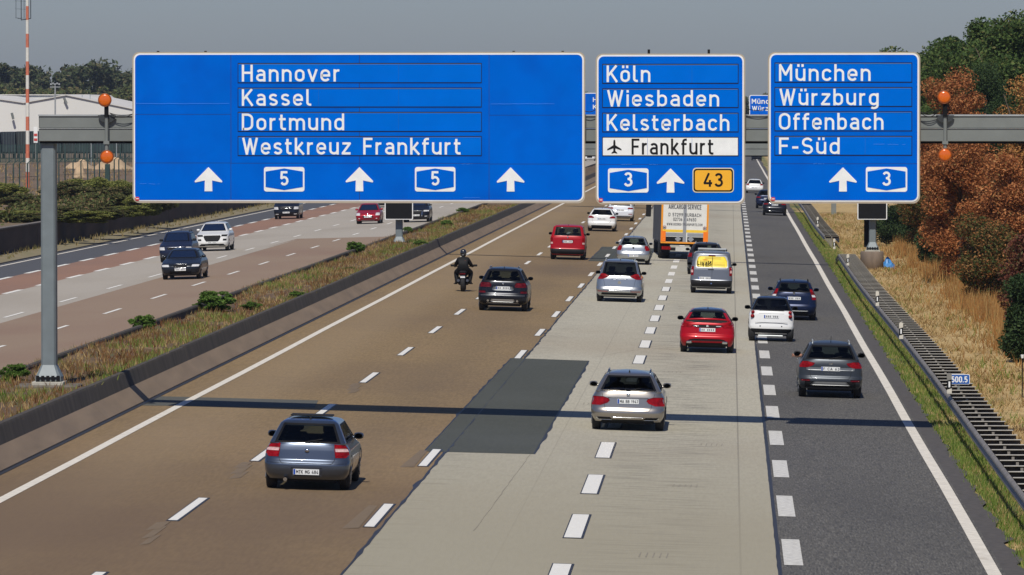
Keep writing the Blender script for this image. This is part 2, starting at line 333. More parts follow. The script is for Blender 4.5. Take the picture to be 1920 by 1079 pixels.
M_GREYL = mat('grey concrete far side', (.37, .33, .275), .85, var=.08, scale=12, detail=7, extra=lambda n, b: (overlay(n, b, (.26, .22, .17), noisefac(n, .2, .48, .72, (1, .2, 1), .4, 4)), overlay(n, b, (.2, .18, .15), jointfac(n, 5, .015, .3))))
M_WHITE = mat('road paint', (.74, .71, .64), .6, var=.10, scale=8, detail=6, extra=lambda n, b: overlay(n, b, (.38, .34, .28), noisefac(n, 5, .62, .80, (1, 1, 1), .6, 6)))
M_WHITEB = mat('fresh road paint', (.80, .77, .69), .5, var=.04, scale=8)
M_BLOCK = mat('ribbed paint', (.66, .64, .58), .6, var=.06, scale=12, extra=lambda n, b: overlay(n, b, (.36, .34, .31), mul(n, noisefac(n, 8, .40, .60, (1, 1, 1), .5, 4), 1)))
M_GHOST = mat('scraped concrete', (.185, .132, .078), .9, var=.3, scale=9, col2=(.145, .105, .065))
M_TAR = mat('bitumen joint', (.028, .026, .024), .5, var=.2, scale=5)
M_EDGEP = mat('old edge paint', (.68, .63, .54), .7, var=.12, scale=5, detail=7, extra=lambda n, b: overlay(n, b, (.34, .29, .22), noisefac(n, 3, .60, .82, (1, .5, 1), .6, 6)))

def strip(name, x0, x1, y0, y1, m, lift=0, parent=None, ny=1):
    mb = MB(); mb.add([(x0, y0, gz(x0) + lift), (x1, y0, gz(x1) + lift), (x1, y1, gz(x1) + lift), (x0, y1, gz(x0) + lift)], [(0, 1, 2, 3)])
    o = mb.build(name, m, parent)
    if not parent: struct(o)
    return o
ground = struct(MB().add([(-6000, -200, -1.2), (6000, -200, -1.2), (6000, 9000, -1.2), (-6000, 9000, -1.2)], [(0, 1, 2, 3)]).build('ground', mat('dry fields', (.20, .16, .09), .95, var=.3, scale=.02, col2=(.09, .11, .05))))
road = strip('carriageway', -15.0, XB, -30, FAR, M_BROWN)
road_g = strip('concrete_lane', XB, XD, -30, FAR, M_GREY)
# the asphalt's outer edge frays
asx = [5.02 + .07 * math.sin(i * 1.3) + .05 * math.sin(i * 3.7 + 1) + random.uniform(-.05, .05) for i in range(640)]
mb = MB(); ys = [-30 + i * 1.0 if i < 470 else 440 + (i - 470) * 17 for i in range(634)]
mb.add([(XD, y, gz(XD)) for y in ys] + [(4.72, y, gz(4.72)) for y in ys], [(i, i + len(ys), i + len(ys) + 1, i + 1) for i in range(len(ys) - 1)])
road_a = struct(mb.build('asphalt_lane', M_ASPH))
mb = MB(); mb.add([(4.72, y, gz(4.72)) for y in ys] + [(asx[i] + .12, y, gz(5) + .002) for i, y in enumerate(ys)], [(i, i + len(ys), i + len(ys) + 1, i + 1) for i in range(len(ys) - 1)])
struct(mb.build('hard_shoulder', M_ASPHE))
# bitumen along the joint between brown and grey concrete
jx = [XB + .006 * math.sin(i * .9) + random.uniform(-.008, .006) for i in range(420)]
jw = [.022 + random.random() ** 4 * .08 for i in range(420)]
mb = MB(); n = 420
mb.add([(jx[i] - jw[i], 60 + i, gz(XB) + .005) for i in range(n)] + [(jx[i] + jw[(i * 7) % n] * .7, 60 + i, gz(XB) + .005) for i in range(n)], [(i, i + n, i + n + 1, i + 1) for i in range(n - 1)])
mb.build('joint_sealant', M_TAR, road_g)
jw = [.015 + random.random() ** 3 * .012 for i in range(420)]
mb = MB(); mb.add([(XD - jw[i], 60 + i, gz(XD) + .005) for i in range(n)] + [(XD + .04 + jw[(i * 5) % n], 60 + i, gz(XD) + .005) for i in range(n)], [(i, i + n, i + n + 1, i + 1) for i in range(n - 1)])
mb.build('joint_sealant', M_TAR, road_a)
# dark repairs
def patch(name, pts, m=M_PATCH, lift=.005, wob=.006, rim=True):
    P = []
    for (a, b) in zip(pts, pts[1:] + pts[:1]):
        a, b = Vector(a), Vector(b); k = max(2, int((b - a).length / 1.2))
        for i in range(k):
            p = a.lerp(b, i / k); P.append(p + (Vector((random.uniform(-wob, wob), random.uniform(-wob, wob))) if i else Vector((0, 0))))
    c = sum(P, Vector((0, 0))) / len(P)
    o = struct(MB().add([(p.x, p.y, gz(p.x) + lift) for p in P], [tuple(range(len(P)))]).build(name, m))
    if rim:
        Q = [(p.x + (.04 + random.random() ** 3 * .06) * (1 if p.x > c.x else -1), p.y) for p in P]
        o2 = MB().add([(x, y, gz(x) + lift - .0015) for x, y in Q], [tuple(range(len(Q)))]).build('patch_rim', M_TAR, o)
    return o
pp = [onroad(*q) for q in ((797, 847), (1000, 852), (1103, 677), (960, 672))]
patch('road_patch', [(p.x, p.y) for p in pp])
pp = [onroad(*q) for q in ((1104, 490), (1215, 492), (1226, 466), (1131, 463))]
patch('road_patch', [(p.x, p.y) for p in pp])
pp = [onroad(*q) for q in ((296, 757), (590, 765), (590, 751), (312, 744))]
patch('road_patch', [(-14.9, pp[0].y - 1.2), (pp[1].x, pp[1].y), (pp[2].x + .1, pp[2].y), (-14.9, pp[3].y)], mat('trench asphalt', (.082, .082, .070), .9, var=.15, scale=10), .0035, .02, False)
pp = [onroad(*q) for q in ((1405, 338), (1440, 339), (1440, 337), (1405, 336))]
# markings: every dash is a part of its lane, alike dashes share a mesh
def dash_mesh(w, l, m, name):
    mb = MB(); h = w / 2
    for k in range(1): mb.add([(-h, -l / 2, 0), (h, -l / 2, -.028 * 0), (h, l / 2, 0), (-h, l / 2, 0)], [(0, 1, 2, 3)])
    me = bpy.data.meshes.new(name); me.from_pydata(mb.v, [], mb.f); me.materials.append(m); return me
def dashes(X_, y0, per, n, w, l, m, parent, skip=(), lift=.008, rim=False, tilt=.028):
    me = dash_mesh(w, l, m, 'lane_dash'); rm = dash_mesh(w + .07, l + .25, M_TAR, 'dash_rim')
    for k in range(n):
        y = y0 + k * per
        if y > FAR * .9 or any(a < y < b for a, b in skip): continue
        o = link('lane_dash', me, parent, (X_, y, gz(X_) + lift)); o.rotation_euler.y = math.atan(tilt)
        if rim and y < 260:
            o = link('dash_rim', rm, parent, (X_ + .012, y - .03, gz(X_) + lift - .002)); o.rotation_euler.y = math.atan(tilt)
def line(X_, w, y0, y1, m, parent, lift=.008, name='edge_line'):
    mb = MB(); k = 90; yy = [y0 + (i / k) ** 2 * (y1 - y0) for i in range(k + 1)]
    xs = [X_ + .012 * math.sin(i * 1.7) for i in range(k + 1)]
    mb.add([(x - w / 2, y, gz(x - w / 2) + lift) for x, y in zip(xs, yy)] + [(x + w / 2, y, gz(x + w / 2) + lift) for x, y in zip(xs, yy)], [(i, i + k + 1, i + k + 2, i + 1) for i in range(k)])
    return mb.build(name, m, parent)
dashes(-10.27, 107.3 - 36, 18, 60, .17, 6.1, M_WHITEB, road, rim=True)
dashes(-6.64, 107.0 - 36, 18.1, 60, .18, 6.1, M_WHITEB, road, skip=((138, 172),), rim=True)
dashes(-2.87, 105.9 - 24, 12.05, 110, .31, 6.0, M_WHITEB, road_g, rim=True)
dashes(1.09, 101.3 - 24, 11.95, 110, .33, 6.0, M_BLOCK, road_a)
line(-13.95, .21, 20, FAR, M_EDGEP, road); line(4.53, .24, 20, FAR, M_EDGEP, road_a)
for k in range(5):                                # ghosts of older dashes, scraped off
    y = 107.3 - 5.2 + 18 * (k - 1)
    for dx, dy, l in ((-.03, -1.0, 2.8), (.08, -2.8, 2.2), (-.12, .6, 2.0)):
        mb = MB(); x = -10.27 + dx; w = .07 + .05 * random.random()
        mb.add([(x - w, y + dy - l / 2, gz(x) + .0045), (x + w, y + dy - l / 2 + .4, gz(x) + .0045), (x + w, y + dy + l / 2 + .3, gz(x) + .0045), (x - w, y + dy + l / 2, gz(x) + .0045)], [(0, 1, 2, 3)])
        mb.build('marking_scar', M_GHOST, road)
    y = 107.0 + 18.1 * (k - 1); mb = MB(); x = -6.98
    mb.add([(x - .12, y - 3.4, gz(x) + .0045), (x + .18, y - 3.3, gz(x) + .0045), (x + .16, y + 2.6, gz(x) + .0045), (x - .02, y + 2.8, gz(x) + .0045)], [(0, 1, 2, 3)])
    if not 138 < y < 172: mb.build('marking_scar', M_GHOST, road)
# slot drain and the concrete barriers on the central reservation
M_CONC = mat('barrier concrete', (.235, .170, .112), .9, var=.14, scale=2.2, detail=8, stretch=(1, .15, 1), extra=lambda n, b: (overlay(n, b, (.07, .062, .055), noisefac(n, 1.2, .52, .76, (1, .15, .15), .25, 6)), overlay(n, b, (.12, .095, .075), jointfac(n, 6, .012, .3))))
M_CONCD = mat('dirty barrier top', (.060, .050, .040), .95, var=.35, scale=2.5, detail=8, stretch=(1, 1, .12))  # shade of the upper barrier faces put into a dark colour; kerb shares it
struct(MB().add([(-15.06, 0, gz(-15) + .006), (-14.86, 0, gz(-15) + .006), (-14.86, FAR, gz(-15) + .006), (-15.06, FAR, gz(-15) + .006)], [(0, 1, 2, 3)]).build('slot_drain', M_TAR))
def barrier(name, xf, s, zb, label):
    t = thing(name, label, 'barrier', (0, 0, 0))
    zt = 1.22
    lo = [(xf, zb - .3), (xf, zb + .03), (xf - s * .34, zb + .40), (xf - s * .60, zb + .40), (xf - s * .60, zb - .3)]
    up = [(xf - s * .34, zb + .40), (xf - s * .43, zt - .05), (xf - s * .45, zt), (xf - s * .58, zt), (xf - s * .60, zt - .05), (xf - s * .60, zb + .40)]
    segs = [(40 + i * 24, 40 + (i + 1) * 24 - .03) for i in range(20)] + [(520 + i * 200, 520 + (i + 1) * 200) for i in range(13)]
    for a, b in segs:
        dz = random.uniform(-.012, .012); m = MB()
        m.cm = 0; m.prof(lo, a, b, True); m.cm = 1; m.prof([(x, z + (dz if z > zt - .1 else 0)) for x, z in up], a, b, True)
        m.build('barrier_segment', [M_CONC, M_CONCD], t)
    return t
barrier('concrete_barrier', -14.98, 1, gz(-14.98), 'low weathered concrete barrier along the inner edge of the near carriageway')
barrier('concrete_barrier', -18.85, -1, .24, 'thin dark-topped concrete barrier on the far side of the grassy reservation')
# soil of the reservation
nx, ny = 9, 900
xs = np.linspace(-18.42, -15.46, nx); ys2 = 40 + (np.arange(ny) / (ny - 1)) ** 1.6 * (FAR - 40)
gx, gy = np.meshgrid(xs, ys2)
zz = 1.06 + .05 * np.sin(gy * .35 + gx * 2) * np.sin(gx * 3.1 + 1) + RNG.normal(0, .018, gx.shape) + .05 * np.sin(gy * .09)
def soil_extra(n, b):
    overlay(n, b, (.085, .10, .028), noisefac(n, .7, .54, .66, (1, .35, 1), .75, 5)); overlay(n, b, (.24, .17, .085), noisefac(n, 1.3, .54, .70, (1, .4, 1), .75, 5, (9, 2, 1)))
M_SOIL = mat('brown reservation soil', (.105, .062, .032), .95, var=.35, scale=8, detail=8, extra=soil_extra, bump=.8, bscale=8)
idx = np.arange(nx * ny).reshape(ny, nx)
Fq = np.stack([idx[:-1, :-1], idx[:-1, 1:], idx[1:, 1:], idx[1:, :-1]], -1).reshape(-1, 4)
struct(fast('central_reservation', np.stack([gx, gy, zz], -1).reshape(-1, 3), Fq, M_SOIL))
def soilz(x, y): return 1.06 + .05 * math.sin(y * .35 + x * 2) * math.sin(x * 3.1 + 1) + .05 * math.sin(y * .09)
# far carriageway
YT = onroad(600, 447).y
l_b = strip('far_carriageway', -27.1, -18.85, 0, YT, M_BROWNL); strip('far_carriageway', -27.1, -18.85, YT, FAR, M_GREYL)
l_g = strip('far_concrete_lane', -31.85, -27.1, 0, FAR, M_GREYL)
l_r = strip('far_red_lane', -35.3, -31.85, 0, FAR, M_RED); l_a = strip('far_asphalt_lane', -39.35, -35.3, 0, FAR, mat('far asphalt', (.072, .073, .078), .85, var=.15, scale=8, detail=7))
q = onroad(225, 542); q2 = onroad(455, 478)
# a grey wedge where the two surfaces meet
pp = [onroad(*c) for c in ((300, 519), (470, 472), (560, 449), (388, 499))]
struct(MB().add([(p.x, p.y, gz(p.x) + .004) for p in pp], [(0, 1, 2, 3)]).build('concrete_wedge', M_GREYL))
dy = lambda px, py: onroad(px, py).y
dashes(-24.1, dy(439, 512) - 18 * 8, 18, 100, .16, 6, M_WHITEB, l_b, tilt=-.025)
dashes(-27.75, dy(297, 517) - 18 * 8, 18, 100, .16, 6, M_WHITEB, l_g, tilt=-.025)
dashes(-31.85, dy(281, 484) - 12 * 14, 12, 150, .30, 6, M_WHITEB, l_r, tilt=-.025)
dashes(-35.25, dy(255, 468) - 12 * 14, 12, 150, .30, 6, M_WHITEB, l_a, tilt=-.025)
line(-38.7, .22, 0, FAR, M_EDGEP, l_a)
# kerb, dusty strip and retaining wall on the far side
struct(MB().prof([(-39.50, -.5), (-39.35, -.5), (-39.35, -.24), (-39.50, -.24)], 0, FAR).build('kerb', M_CONCD))
M_DUST = mat('dusty strip', (.26, .20, .125), .95, var=.3, scale=1.2, detail=7, col2=(.16, .15, .07))
struct(MB().add([(-41.62, 0, -.20), (-39.5, 0, -.26), (-39.5, FAR, -.26), (-41.62, FAR, -.20)], [(0, 1, 2, 3)]).build('verge', M_DUST))
wl = thing('retaining_wall', 'long dark brown concrete retaining wall behind the far carriageway', 'wall')
M_WALL = mat('stained wall', (.058, .042, .034), .95, var=.35, scale=.8, detail=8, stretch=(1, .35, 1.5), extra=lambda n, b: overlay(n, b, (.11, .06, .045), noisefac(n, .5, .5, .75, (1, .3, .3), .6, 5)))
M_WALLT = mat('wall coping', (.16, .14, .12), .95, var=.25, scale=2)
for i in range(48):
    a = 120 + i * 20; MB().box(-41.95, -41.62 + (.015 if i % 2 else 0), a, a + 19.97, -.6, 1.22).build('wall_panel', M_WALL, wl)
MB().box(-41.95, -41.60, 1080, FAR, -.6, 1.22).build('wall_panel', M_WALL, wl)
MB().box(-42.0, -41.55, 120, FAR, 1.22, 1.30).build('coping', M_WALLT, wl)
# raised airport ground beyond the wall
def fld(n, b): overlay(n, b, (.09, .10, .035), noisefac(n, .02, .5, .62, (1, .4, 1), .7, 5))
struct(MB().add([(-900, 0, 1.15), (-41.9, 0, 1.15), (-41.9, FAR, 1.15), (-900, FAR, 1.15)], [(0, 1, 2, 3)]).build('airport_ground', mat('bare brown field', (.17, .115, .07), .95, var=.22, scale=.08, detail=8, extra=fld)))
# right-hand verges
nx, ny = 26, 320
xs = 4.95 + (np.arange(nx) / (nx - 1)) ** 1.7 * 75; ys3 = 40 + (np.arange(ny) / (ny - 1)) ** 1.7 * (FAR - 40)
gx, gy = np.meshgrid(xs, ys3)
def vz(x, y):
    return -.17 - .10 * np.clip((x - 5) / 1.5, 0, 1) + .045 * np.clip(x - 8, 0, 60) + .06 * np.sin(y * .11 + x) * np.clip((x - 6) / 2, 0, 1)
zz = vz(gx, gy) + RNG.normal(0, .015, gx.shape) * (gx > 5.6)
idx = np.arange(nx * ny).reshape(ny, nx)
Fq = np.stack([idx[:-1, :-1], idx[:-1, 1:], idx[1:, 1:], idx[1:, :-1]], -1).reshape(-1, 4)
def verge_extra(n, b):
    overlay(n, b, (.075, .105, .022), mul(n, bandfac(n, 0, 5.3, .55, .9), noisefac(n, .6, .36, .52, (1, .3, 1), .95, 5)))
    overlay(n, b, (.10, .11, .035), noisefac(n, .5, .58, .70, (1, .25, 1), .55, 5, (2, 7, 0))); overlay(n, b, (.15, .075, .03), noisefac(n, .35, .58, .74, (1, .25, 1), .6, 5, (20, 7, 0)))
struct(fast('grass_verge', np.stack([gx, gy, zz], -1).reshape(-1, 3), Fq, mat('dry verge', (.42, .295, .125), .95, var=.25, scale=2.5, detail=8, extra=verge_extra, bump=.8, bscale=6)))
# ================================================================== grass, made of single blades
def blades(name, xy, zfun, hmin, hmax, w, m, lean=.35, per=3):
    n = len(xy) * per; base = np.repeat(xy, per, 0) + RNG.normal(0, .035, (n, 2))
    h = RNG.uniform(hmin, hmax, n); a = RNG.uniform(0, math.pi, n); l = RNG.normal(0, lean, (n, 2)) * h[:, None]
    z = np.array(zfun(base[:, 0], base[:, 1])) - .02; ww = w * RNG.uniform(.6, 1.4, n)
    d = np.stack([np.cos(a) * ww, np.sin(a) * ww * .3], -1)
    V = np.zeros((n, 3, 3)); V[:, 0, :2] = base - d; V[:, 1, :2] = base + d; V[:, 0, 2] = V[:, 1, 2] = z; V[:, 2, :2] = base + l; V[:, 2, 2] = z + h
    return fast(name, V.reshape(-1, 3), np.arange(3 * n).reshape(-1, 3), m, kind='stuff')
def scatter(n, x0, x1, y0, y1, p=1.7, clump=None, xpow=1):
    y = y0 + RNG.random(n) ** p * (y1 - y0); x = x0 + RNG.random(n) ** xpow * (x1 - x0)
    if clump: k = clump(x, y) > RNG.random(n); x, y = x[k], y[k]
    return np.stack([x, y], -1)
msz = lambda x, y: 1.06 + .05 * np.sin(y * .35 + x * 2) * np.sin(x * 3.1 + 1) + .05 * np.sin(y * .09)
wave = lambda a, b, c: (lambda x, y: .5 + .5 * np.sin(x * a + np.sin(y * b) * 2 + c) * np.sin(y * b * 1.7 + c))
L_DRY = leafmat('dry blades', [(0, (.38, .265, .115)), (.45, (.50, .355, .165)), (.75, (.29, .175, .07)), (1, (.15, .13, .05))])
L_RUST = leafmat('rusty blades', [(0, (.20, .085, .03)), (.35, (.14, .06, .028)), (.6, (.30, .19, .085)), (.8, (.10, .10, .03)), (1, (.22, .12, .05))])
L_GRN = leafmat('green blades', [(0, (.085, .14, .022)), (.5, (.14, .21, .035)), (.8, (.22, .25, .06)), (1, (.36, .30, .11))])
L_WEED = leafmat('tall rusty stalks', [(0, (.28, .12, .035)), (.35, (.42, .22, .07)), (.6, (.20, .09, .03)), (.85, (.52, .34, .13)), (1, (.12, .10, .035))])
blades('reservation_grass', scatter(20000, -18.5, -15.50, 85, 420, 1.5, wave(2.1, .21, 0)), msz, .06, .24, .016, L_RUST)
blades('reservation_straw', scatter(12000, -18.5, -15.48, 85, 420, 1.5, wave(1.3, .13, 2)), msz, .06, .22, .014, L_DRY)
blades('reservation_green_grass', scatter(20000, -18.5, -15.48, 85, 420, 1.5, lambda x, y: np.clip(wave(1.7, .17, 4)(x, y) - .45, 0, 1) * 1.6 + .3 * (x > -15.9)), msz, .08, .26, .016, L_GRN)
blades('verge_green_grass', scatter(34000, 5.12, 6.5, 80, 460, 1.6, lambda x, y: np.clip(1.25 - (x - 5.1) * .6, .25, 1) * (.55 + .45 * wave(1, .2, 1)(x, y))), vz, .05, .19, .014, L_GRN)
blades('verge_straw', scatter(9000, 5.2, 6.6, 80, 460, 1.6, wave(2, .3, 1)), vz, .05, .18, .014, L_DRY)
blades('dry_grass', scatter(42000, 6.5, 15, 100, 460, 1.4, lambda x, y: .25 + .75 * wave(1.3, .19, 0)(x, y), xpow=1.3), vz, .05, .24, .022, L_DRY, .6)
blades('dry_grass_tufts', scatter(14000, 6.6, 14, 100, 460, 1.4, lambda x, y: np.clip(wave(1.9, .23, 3)(x, y) - .5, 0, 1) * 1.6), vz, .08, .34, .018, L_GRN, .5)
cl = []
for _ in range(190):
    y_ = RNG.uniform(160, 335); x_ = 9.3 + RNG.random() * 3.4 + (y_ > 240) * .1; k_ = int(RNG.integers(10, 60)); cl.append(np.stack([x_ + RNG.normal(0, .22, k_), y_ + RNG.normal(0, .45, k_)], -1))
cl = np.concatenate(cl); hf = RNG.random(len(cl)) < .5
blades('tall_weeds', cl[hf], vz, .35, .85, .020, L_WEED, .22, 3); blades('tallest_weeds', cl[~hf][::2], vz, .5, 1.15, .018, L_WEED, .14, 3)
blades('weed_fringe', scatter(5500, 7.6, 12.5, 150, 340, 1, lambda x, y: np.clip((x - 7.4) / 4, .1, 1) * (.3 + .7 * wave(1.5, .4, 2)(x, y))), vz, .2, .6, .018, L_WEED, .3)
blades('wall_foot_weeds', scatter(2200, -41.6, -39.9, 250, 520, 1, lambda x, y: (x < -41) * .55 + .08), lambda x, y: x * 0 - .22, .08, .38, .035, leafmat('wall weeds', [(0, (.12, .12, .04)), (.6, (.25, .19, .08)), (1, (.32, .24, .12))]))

# hairline cracks and drips on the slabs
def crack(x0, y0, x1, y1, w, m=M_TAR, par=None):
    k = 26; mb = MB(); P = []
    for i in range(k + 1):
        u = i / k; P.append((x0 + (x1 - x0) * u + random.uniform(-.012, .012), y0 + (y1 - y0) * u, w * random.uniform(.3, 1.2)))
    mb.add([(x - q, y, gz(x) + .0045) for x, y, q in P] + [(x + q, y, gz(x) + .0045) for x, y, q in P], [(i, i + k + 1, i + k + 2, i + 1) for i in range(k)]); return mb.build('crack', m, par)
M_CRK = mat('crack', (.24, .215, .17), .9, var=.2, scale=8)
crack(-4.7, 104, -4.5, 128, .008, M_CRK, road_g); crack(-4.3, 179, -1.2, 196, .010, M_CRK, road_g); pass

for x, y, l in ((-3.9, 150, .9), (-1.6, 99, 1.1), (-1.2, 118, .8), (-.7, 133, 1.0), (-2.0, 170, .8)):
    mb = MB()
    for k in range(5): xx = x + k * .12; mb.add([(xx - .012, y, gz(xx) + .0045), (xx + .012, y, gz(xx) + .0045), (xx + .03, y + l, gz(xx) + .0045), (xx + .012, y + l, gz(xx) + .0045)], [(0, 1, 2, 3)])
    o = mb.build('scuff_marks', M_CRK, road_g); o['kind'] = 'stuff'
# ================================================================== gantries and signs
YS = 139.2                                       # front faces of the big signs
M_BLUE = mat('sign blue', (.0, .118, .60), .7, var=.06, scale=.9, detail=5, spec=.0, extra=lambda n, b: overlay(n, b, (.002, .075, .44), noisefac(n, 1.1, .45, .7, (1, 1, 1), .45, 5)))
M_BLUE2 = mat('destination strip blue', (.0, .134, .63), .7, var=.05, scale=1.3, spec=.0, extra=lambda n, b: overlay(n, b, (.003, .18, .68), noisefac(n, .7, .5, .72, (.4, 1, 1), .5, 4)))
M_SW = mat('sign white', (.80, .80, .78), .45, var=.04, scale=3)
M_LET = mat('letter white', (.80, .81, .79), .45, var=.05, scale=5)
M_TAN = mat('sign frame', (.40, .34, .26), .6, var=.08, scale=4)
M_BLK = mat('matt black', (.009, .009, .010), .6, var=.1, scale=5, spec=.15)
M_SEAM = mat('seam', (.001, .02, .14), .7, var=0)
M_ORY = mat('road number orange', (.85, .42, .02), .45, var=.03)
M_GALV = mat('grey painted steel', (.185, .200, .190), .55, .15, var=.08, scale=2.2, detail=7, spec=.4)
M_GALVL = mat('bright steel', (.42, .44, .44), .45, .4, var=.08, scale=4)
M_POSTG = mat('blue grey post paint', (.17, .20, .21), .5, .1, var=.08, scale=3)
M_SCR = mat('scratch', (.06, .26, .72), .6, var=.2, scale=30)
def PX(px, py, Y=YS): p = at(px, py, Y); return p.x, p.z
def rect(mb, px0, px1, py0, py1, y, d, Y=YS, r=0, corners=(1, 1, 1, 1)):
    x0, z1 = PX(px0, py0, Y); x1, z0 = PX(px1, py1, Y)
    mb.prism(rrect(x0, x1, z0, z1, r, corners) if r else [(x0, z0), (x1, z0), (x1, z1), (x0, z1)], y, y + d); return x0, x1, z0, z1
def arrow(parent, px, py, Y=YS):
    P = [(0, 0), (26, 26.5), (25, 29), (6.8, 25.2), (7.3, 45.5), (-7.3, 45.5), (-6.8, 25.2), (-25, 29), (-26, 26.5)]
    MB().prism([PX(px + a, py + b, Y) for a, b in P], Y - .024, Y - .012).build('arrow', M_LET, parent)
def shield(parent, px0, px1, py0, py1, num, Y=YS):
    mb = MB(); rect(mb, px0, px1, py0, py1, Y - .020, .01, Y, .06); o = mb.build('number_shield', M_LET, parent)
    c = (px0 + px1) / 2
    MB().prism([PX(a, b, Y) for a, b in ((px0 + 3, py0 + 8.5), (c, py0 + 2.6), (px1 - 3, py0 + 8.5), (px1 - 3, py1 - 8.5), (c, py1 - 2.6), (px0 + 3, py1 - 8.5))], Y - .026, Y - .021).build('shield_field', M_BLUE, o)
    x0, zb = PX(c - 7.8, py1 - 11.5, Y); x1, zt = PX(c + 7.8, py1 - 38, Y)
    text(MB(), num, x0, x1, zb, zt - zb, Y - .029, .078).build('number', M_LET, o)
def sign(label, b, texts, bottom, seams, white_row=None):
    X0, X1, Y0, Y1 = b
    c = at((X0 + X1) / 2, Y1, YS); t = thing('motorway_sign', label, 'road sign', group='blue direction signs on the gantry')
    mb = MB(); rect(mb, X0, X1, Y0, Y1, YS, .10, r=.17); mb.build('frame', M_TAN, t)
    mb = MB(); rect(mb, X0 + 2.6, X1 - 2.6, Y0 + 2.4, Y1 - 3.4, YS - .006, .006, r=.15); mb.build('border', M_SW, t)
    mb = MB(); rect(mb, X0 + 5.2, X1 - 5.2, Y0 + 5.2, Y1 - 6.2, YS - .010, .004, r=.13); mb.build('backing', M_SEAM, t)
    xs, rows = seams; xs = [X0 + 5.2] + xs + [X1 - 5.2]
    for i in range(len(xs) - 1):
        ys_ = [Y0 + 5.2] + rows[min(i, len(rows) - 1)] + [Y1 - 6.2]
        for j in range(len(ys_) - 1):
            mb = MB(); fl, frr, ft, fb = i == 0, i == len(xs) - 2, j == 0, j == len(ys_) - 2
            g_ = .45
            rect(mb, xs[i] + (0 if fl else g_), xs[i + 1] - (0 if frr else g_), ys_[j] + (0 if ft else g_), ys_[j + 1] - (0 if fb else g_), YS - .014, .0038, r=.13, corners=(fl and fb, frr and fb, frr and ft, fl and ft))
            mb.build('panel', M_BLUE, t)
    sx0, sx1 = texts['strip']
    for s, x0, x1, yt, yb in texts['rows']:
        wht = s.startswith('*'); s = s.lstrip('*')
        mb = MB(); rect(mb, sx0 - 1.3, sx1 + 1.3, yt - 1.9, yb + 2.1, YS - .017, .004); o0 = mb.build('strip_slot', M_BLK, t)  # black margin stands in for the shadow line round each strip
        mb = MB(); a = rect(mb, sx0, sx1, yt - .3, yb + .2, YS - .024, .008); o = mb.build('destination_strip', M_LET if wht else M_BLUE2, t)
        if not wht:
            mb = MB(); rect(mb, sx0, sx1, yt - .3, yt + .25, YS - .0262, .002); mb.build('strip_lip', mat('strip lip', (.16, .20, .28), .6, var=0), o)
        for q in (sx0 + (sx1 - sx0) * .33, sx0 + (sx1 - sx0) * .66):
            mb = MB(); rect(mb, q - .25, q + .25, yt + .8, yb - .6, YS - .0250, .0012); mb.build('strip_joint', mat('strip joint', (.003, .09, .40) if not wht else (.62, .62, .58), .6, var=0), o)
        xa, zb = PX(x0, yb - 1.2); xb, zt = PX(x1, yt + 1.2)
        U = lambda q: sum(G[c][0] for c in q) + .13 * (len(q) - 1); sc_ = (xb - xa) / U(s); xw = xa
        for wd_ in s.split(' '):
            text(MB(), wd_, xw, xw + U(wd_) * sc_, zb, zt - zb, YS - .027, .067, .0003).build('lettering', M_BLK if wht else M_LET, o); xw += (U(wd_) + .26 + G[' '][0]) * sc_
    for k in bottom:
        if k[0] == 'arrow': arrow(t, k[1], k[2])
        elif k[0] == 'shield': shield(t, *k[1:])
    mb = MB(); x, z = PX(X0 + 9.5, Y1 - 8.5); mb.prism(rrect(x - .05, x + .05, z - .045, z + .045, .03), YS - .018, YS - .012)
    o = mb.build('sticker', mat('sticker red', (.55, .04, .05), .5, var=0), t); MB().box(x - .03, x + .035, YS - .021, YS - .0185, z - .008, z + .012).build('sticker_print', M_LET, o)
    return t
s1 = sign('widest blue sign, listing Hannover, Kassel, Dortmund and Westkreuz Frankfurt with three white arrows', (248, 1097, 98, 381.5),
     dict(strip=(447, 902), rows=[('Hannover', 453, 638, 120.5, 154.5), ('Kassel', 453, 584, 166.5, 200), ('Dortmund', 453, 646, 212, 245.8), ('Westkreuz Frankfurt', 454, 864, 257.5, 291.3)]),
     [('arrow', 391, 313.5), ('arrow', 674, 313.5), ('arrow', 957.5, 314), ('shield', 495, 571, 313.5, 359.5, '5'), ('shield', 778, 854, 313.5, 359.5, '5')],
     ([433, 674, 917], [[215, 306], [306.5], [307], [216.5, 308]]))
s2 = sign('middle blue sign with Köln, Wiesbaden, Kelsterbach and a white Frankfurt airport strip', (1117, 1397, 101, 384),
     dict(strip=(1130.5, 1383.5), rows=[('Köln', 1137, 1220, 122, 155.5), ('Wiesbaden', 1138, 1349, 168, 201), ('Kelsterbach', 1137, 1368, 213.5, 246.7), ('* '.strip() + 'Frankfurt', 1184, 1338, 259, 291.5)]),
     [('shield', 1140, 1216, 316, 361.5, '3'), ('arrow', 1257.3, 316)], ([], [[309]]))
s3 = sign('rightmost blue sign listing München, Würzburg, Offenbach and F-Süd with one arrow', (1440, 1725, 98, 382),
     dict(strip=(1453.5, 1709), rows=[('München', 1460, 1633, 119.5, 153.5), ('Würzburg', 1461, 1648, 165.5, 199), ('Offenbach', 1460, 1657, 211, 244.8), ('F-Süd', 1460, 1575, 257, 290.5)]),
     [('arrow', 1580.5, 314), ('shield', 1623.5, 1701, 313.5, 360, '3')], ([], [[307.5]]))
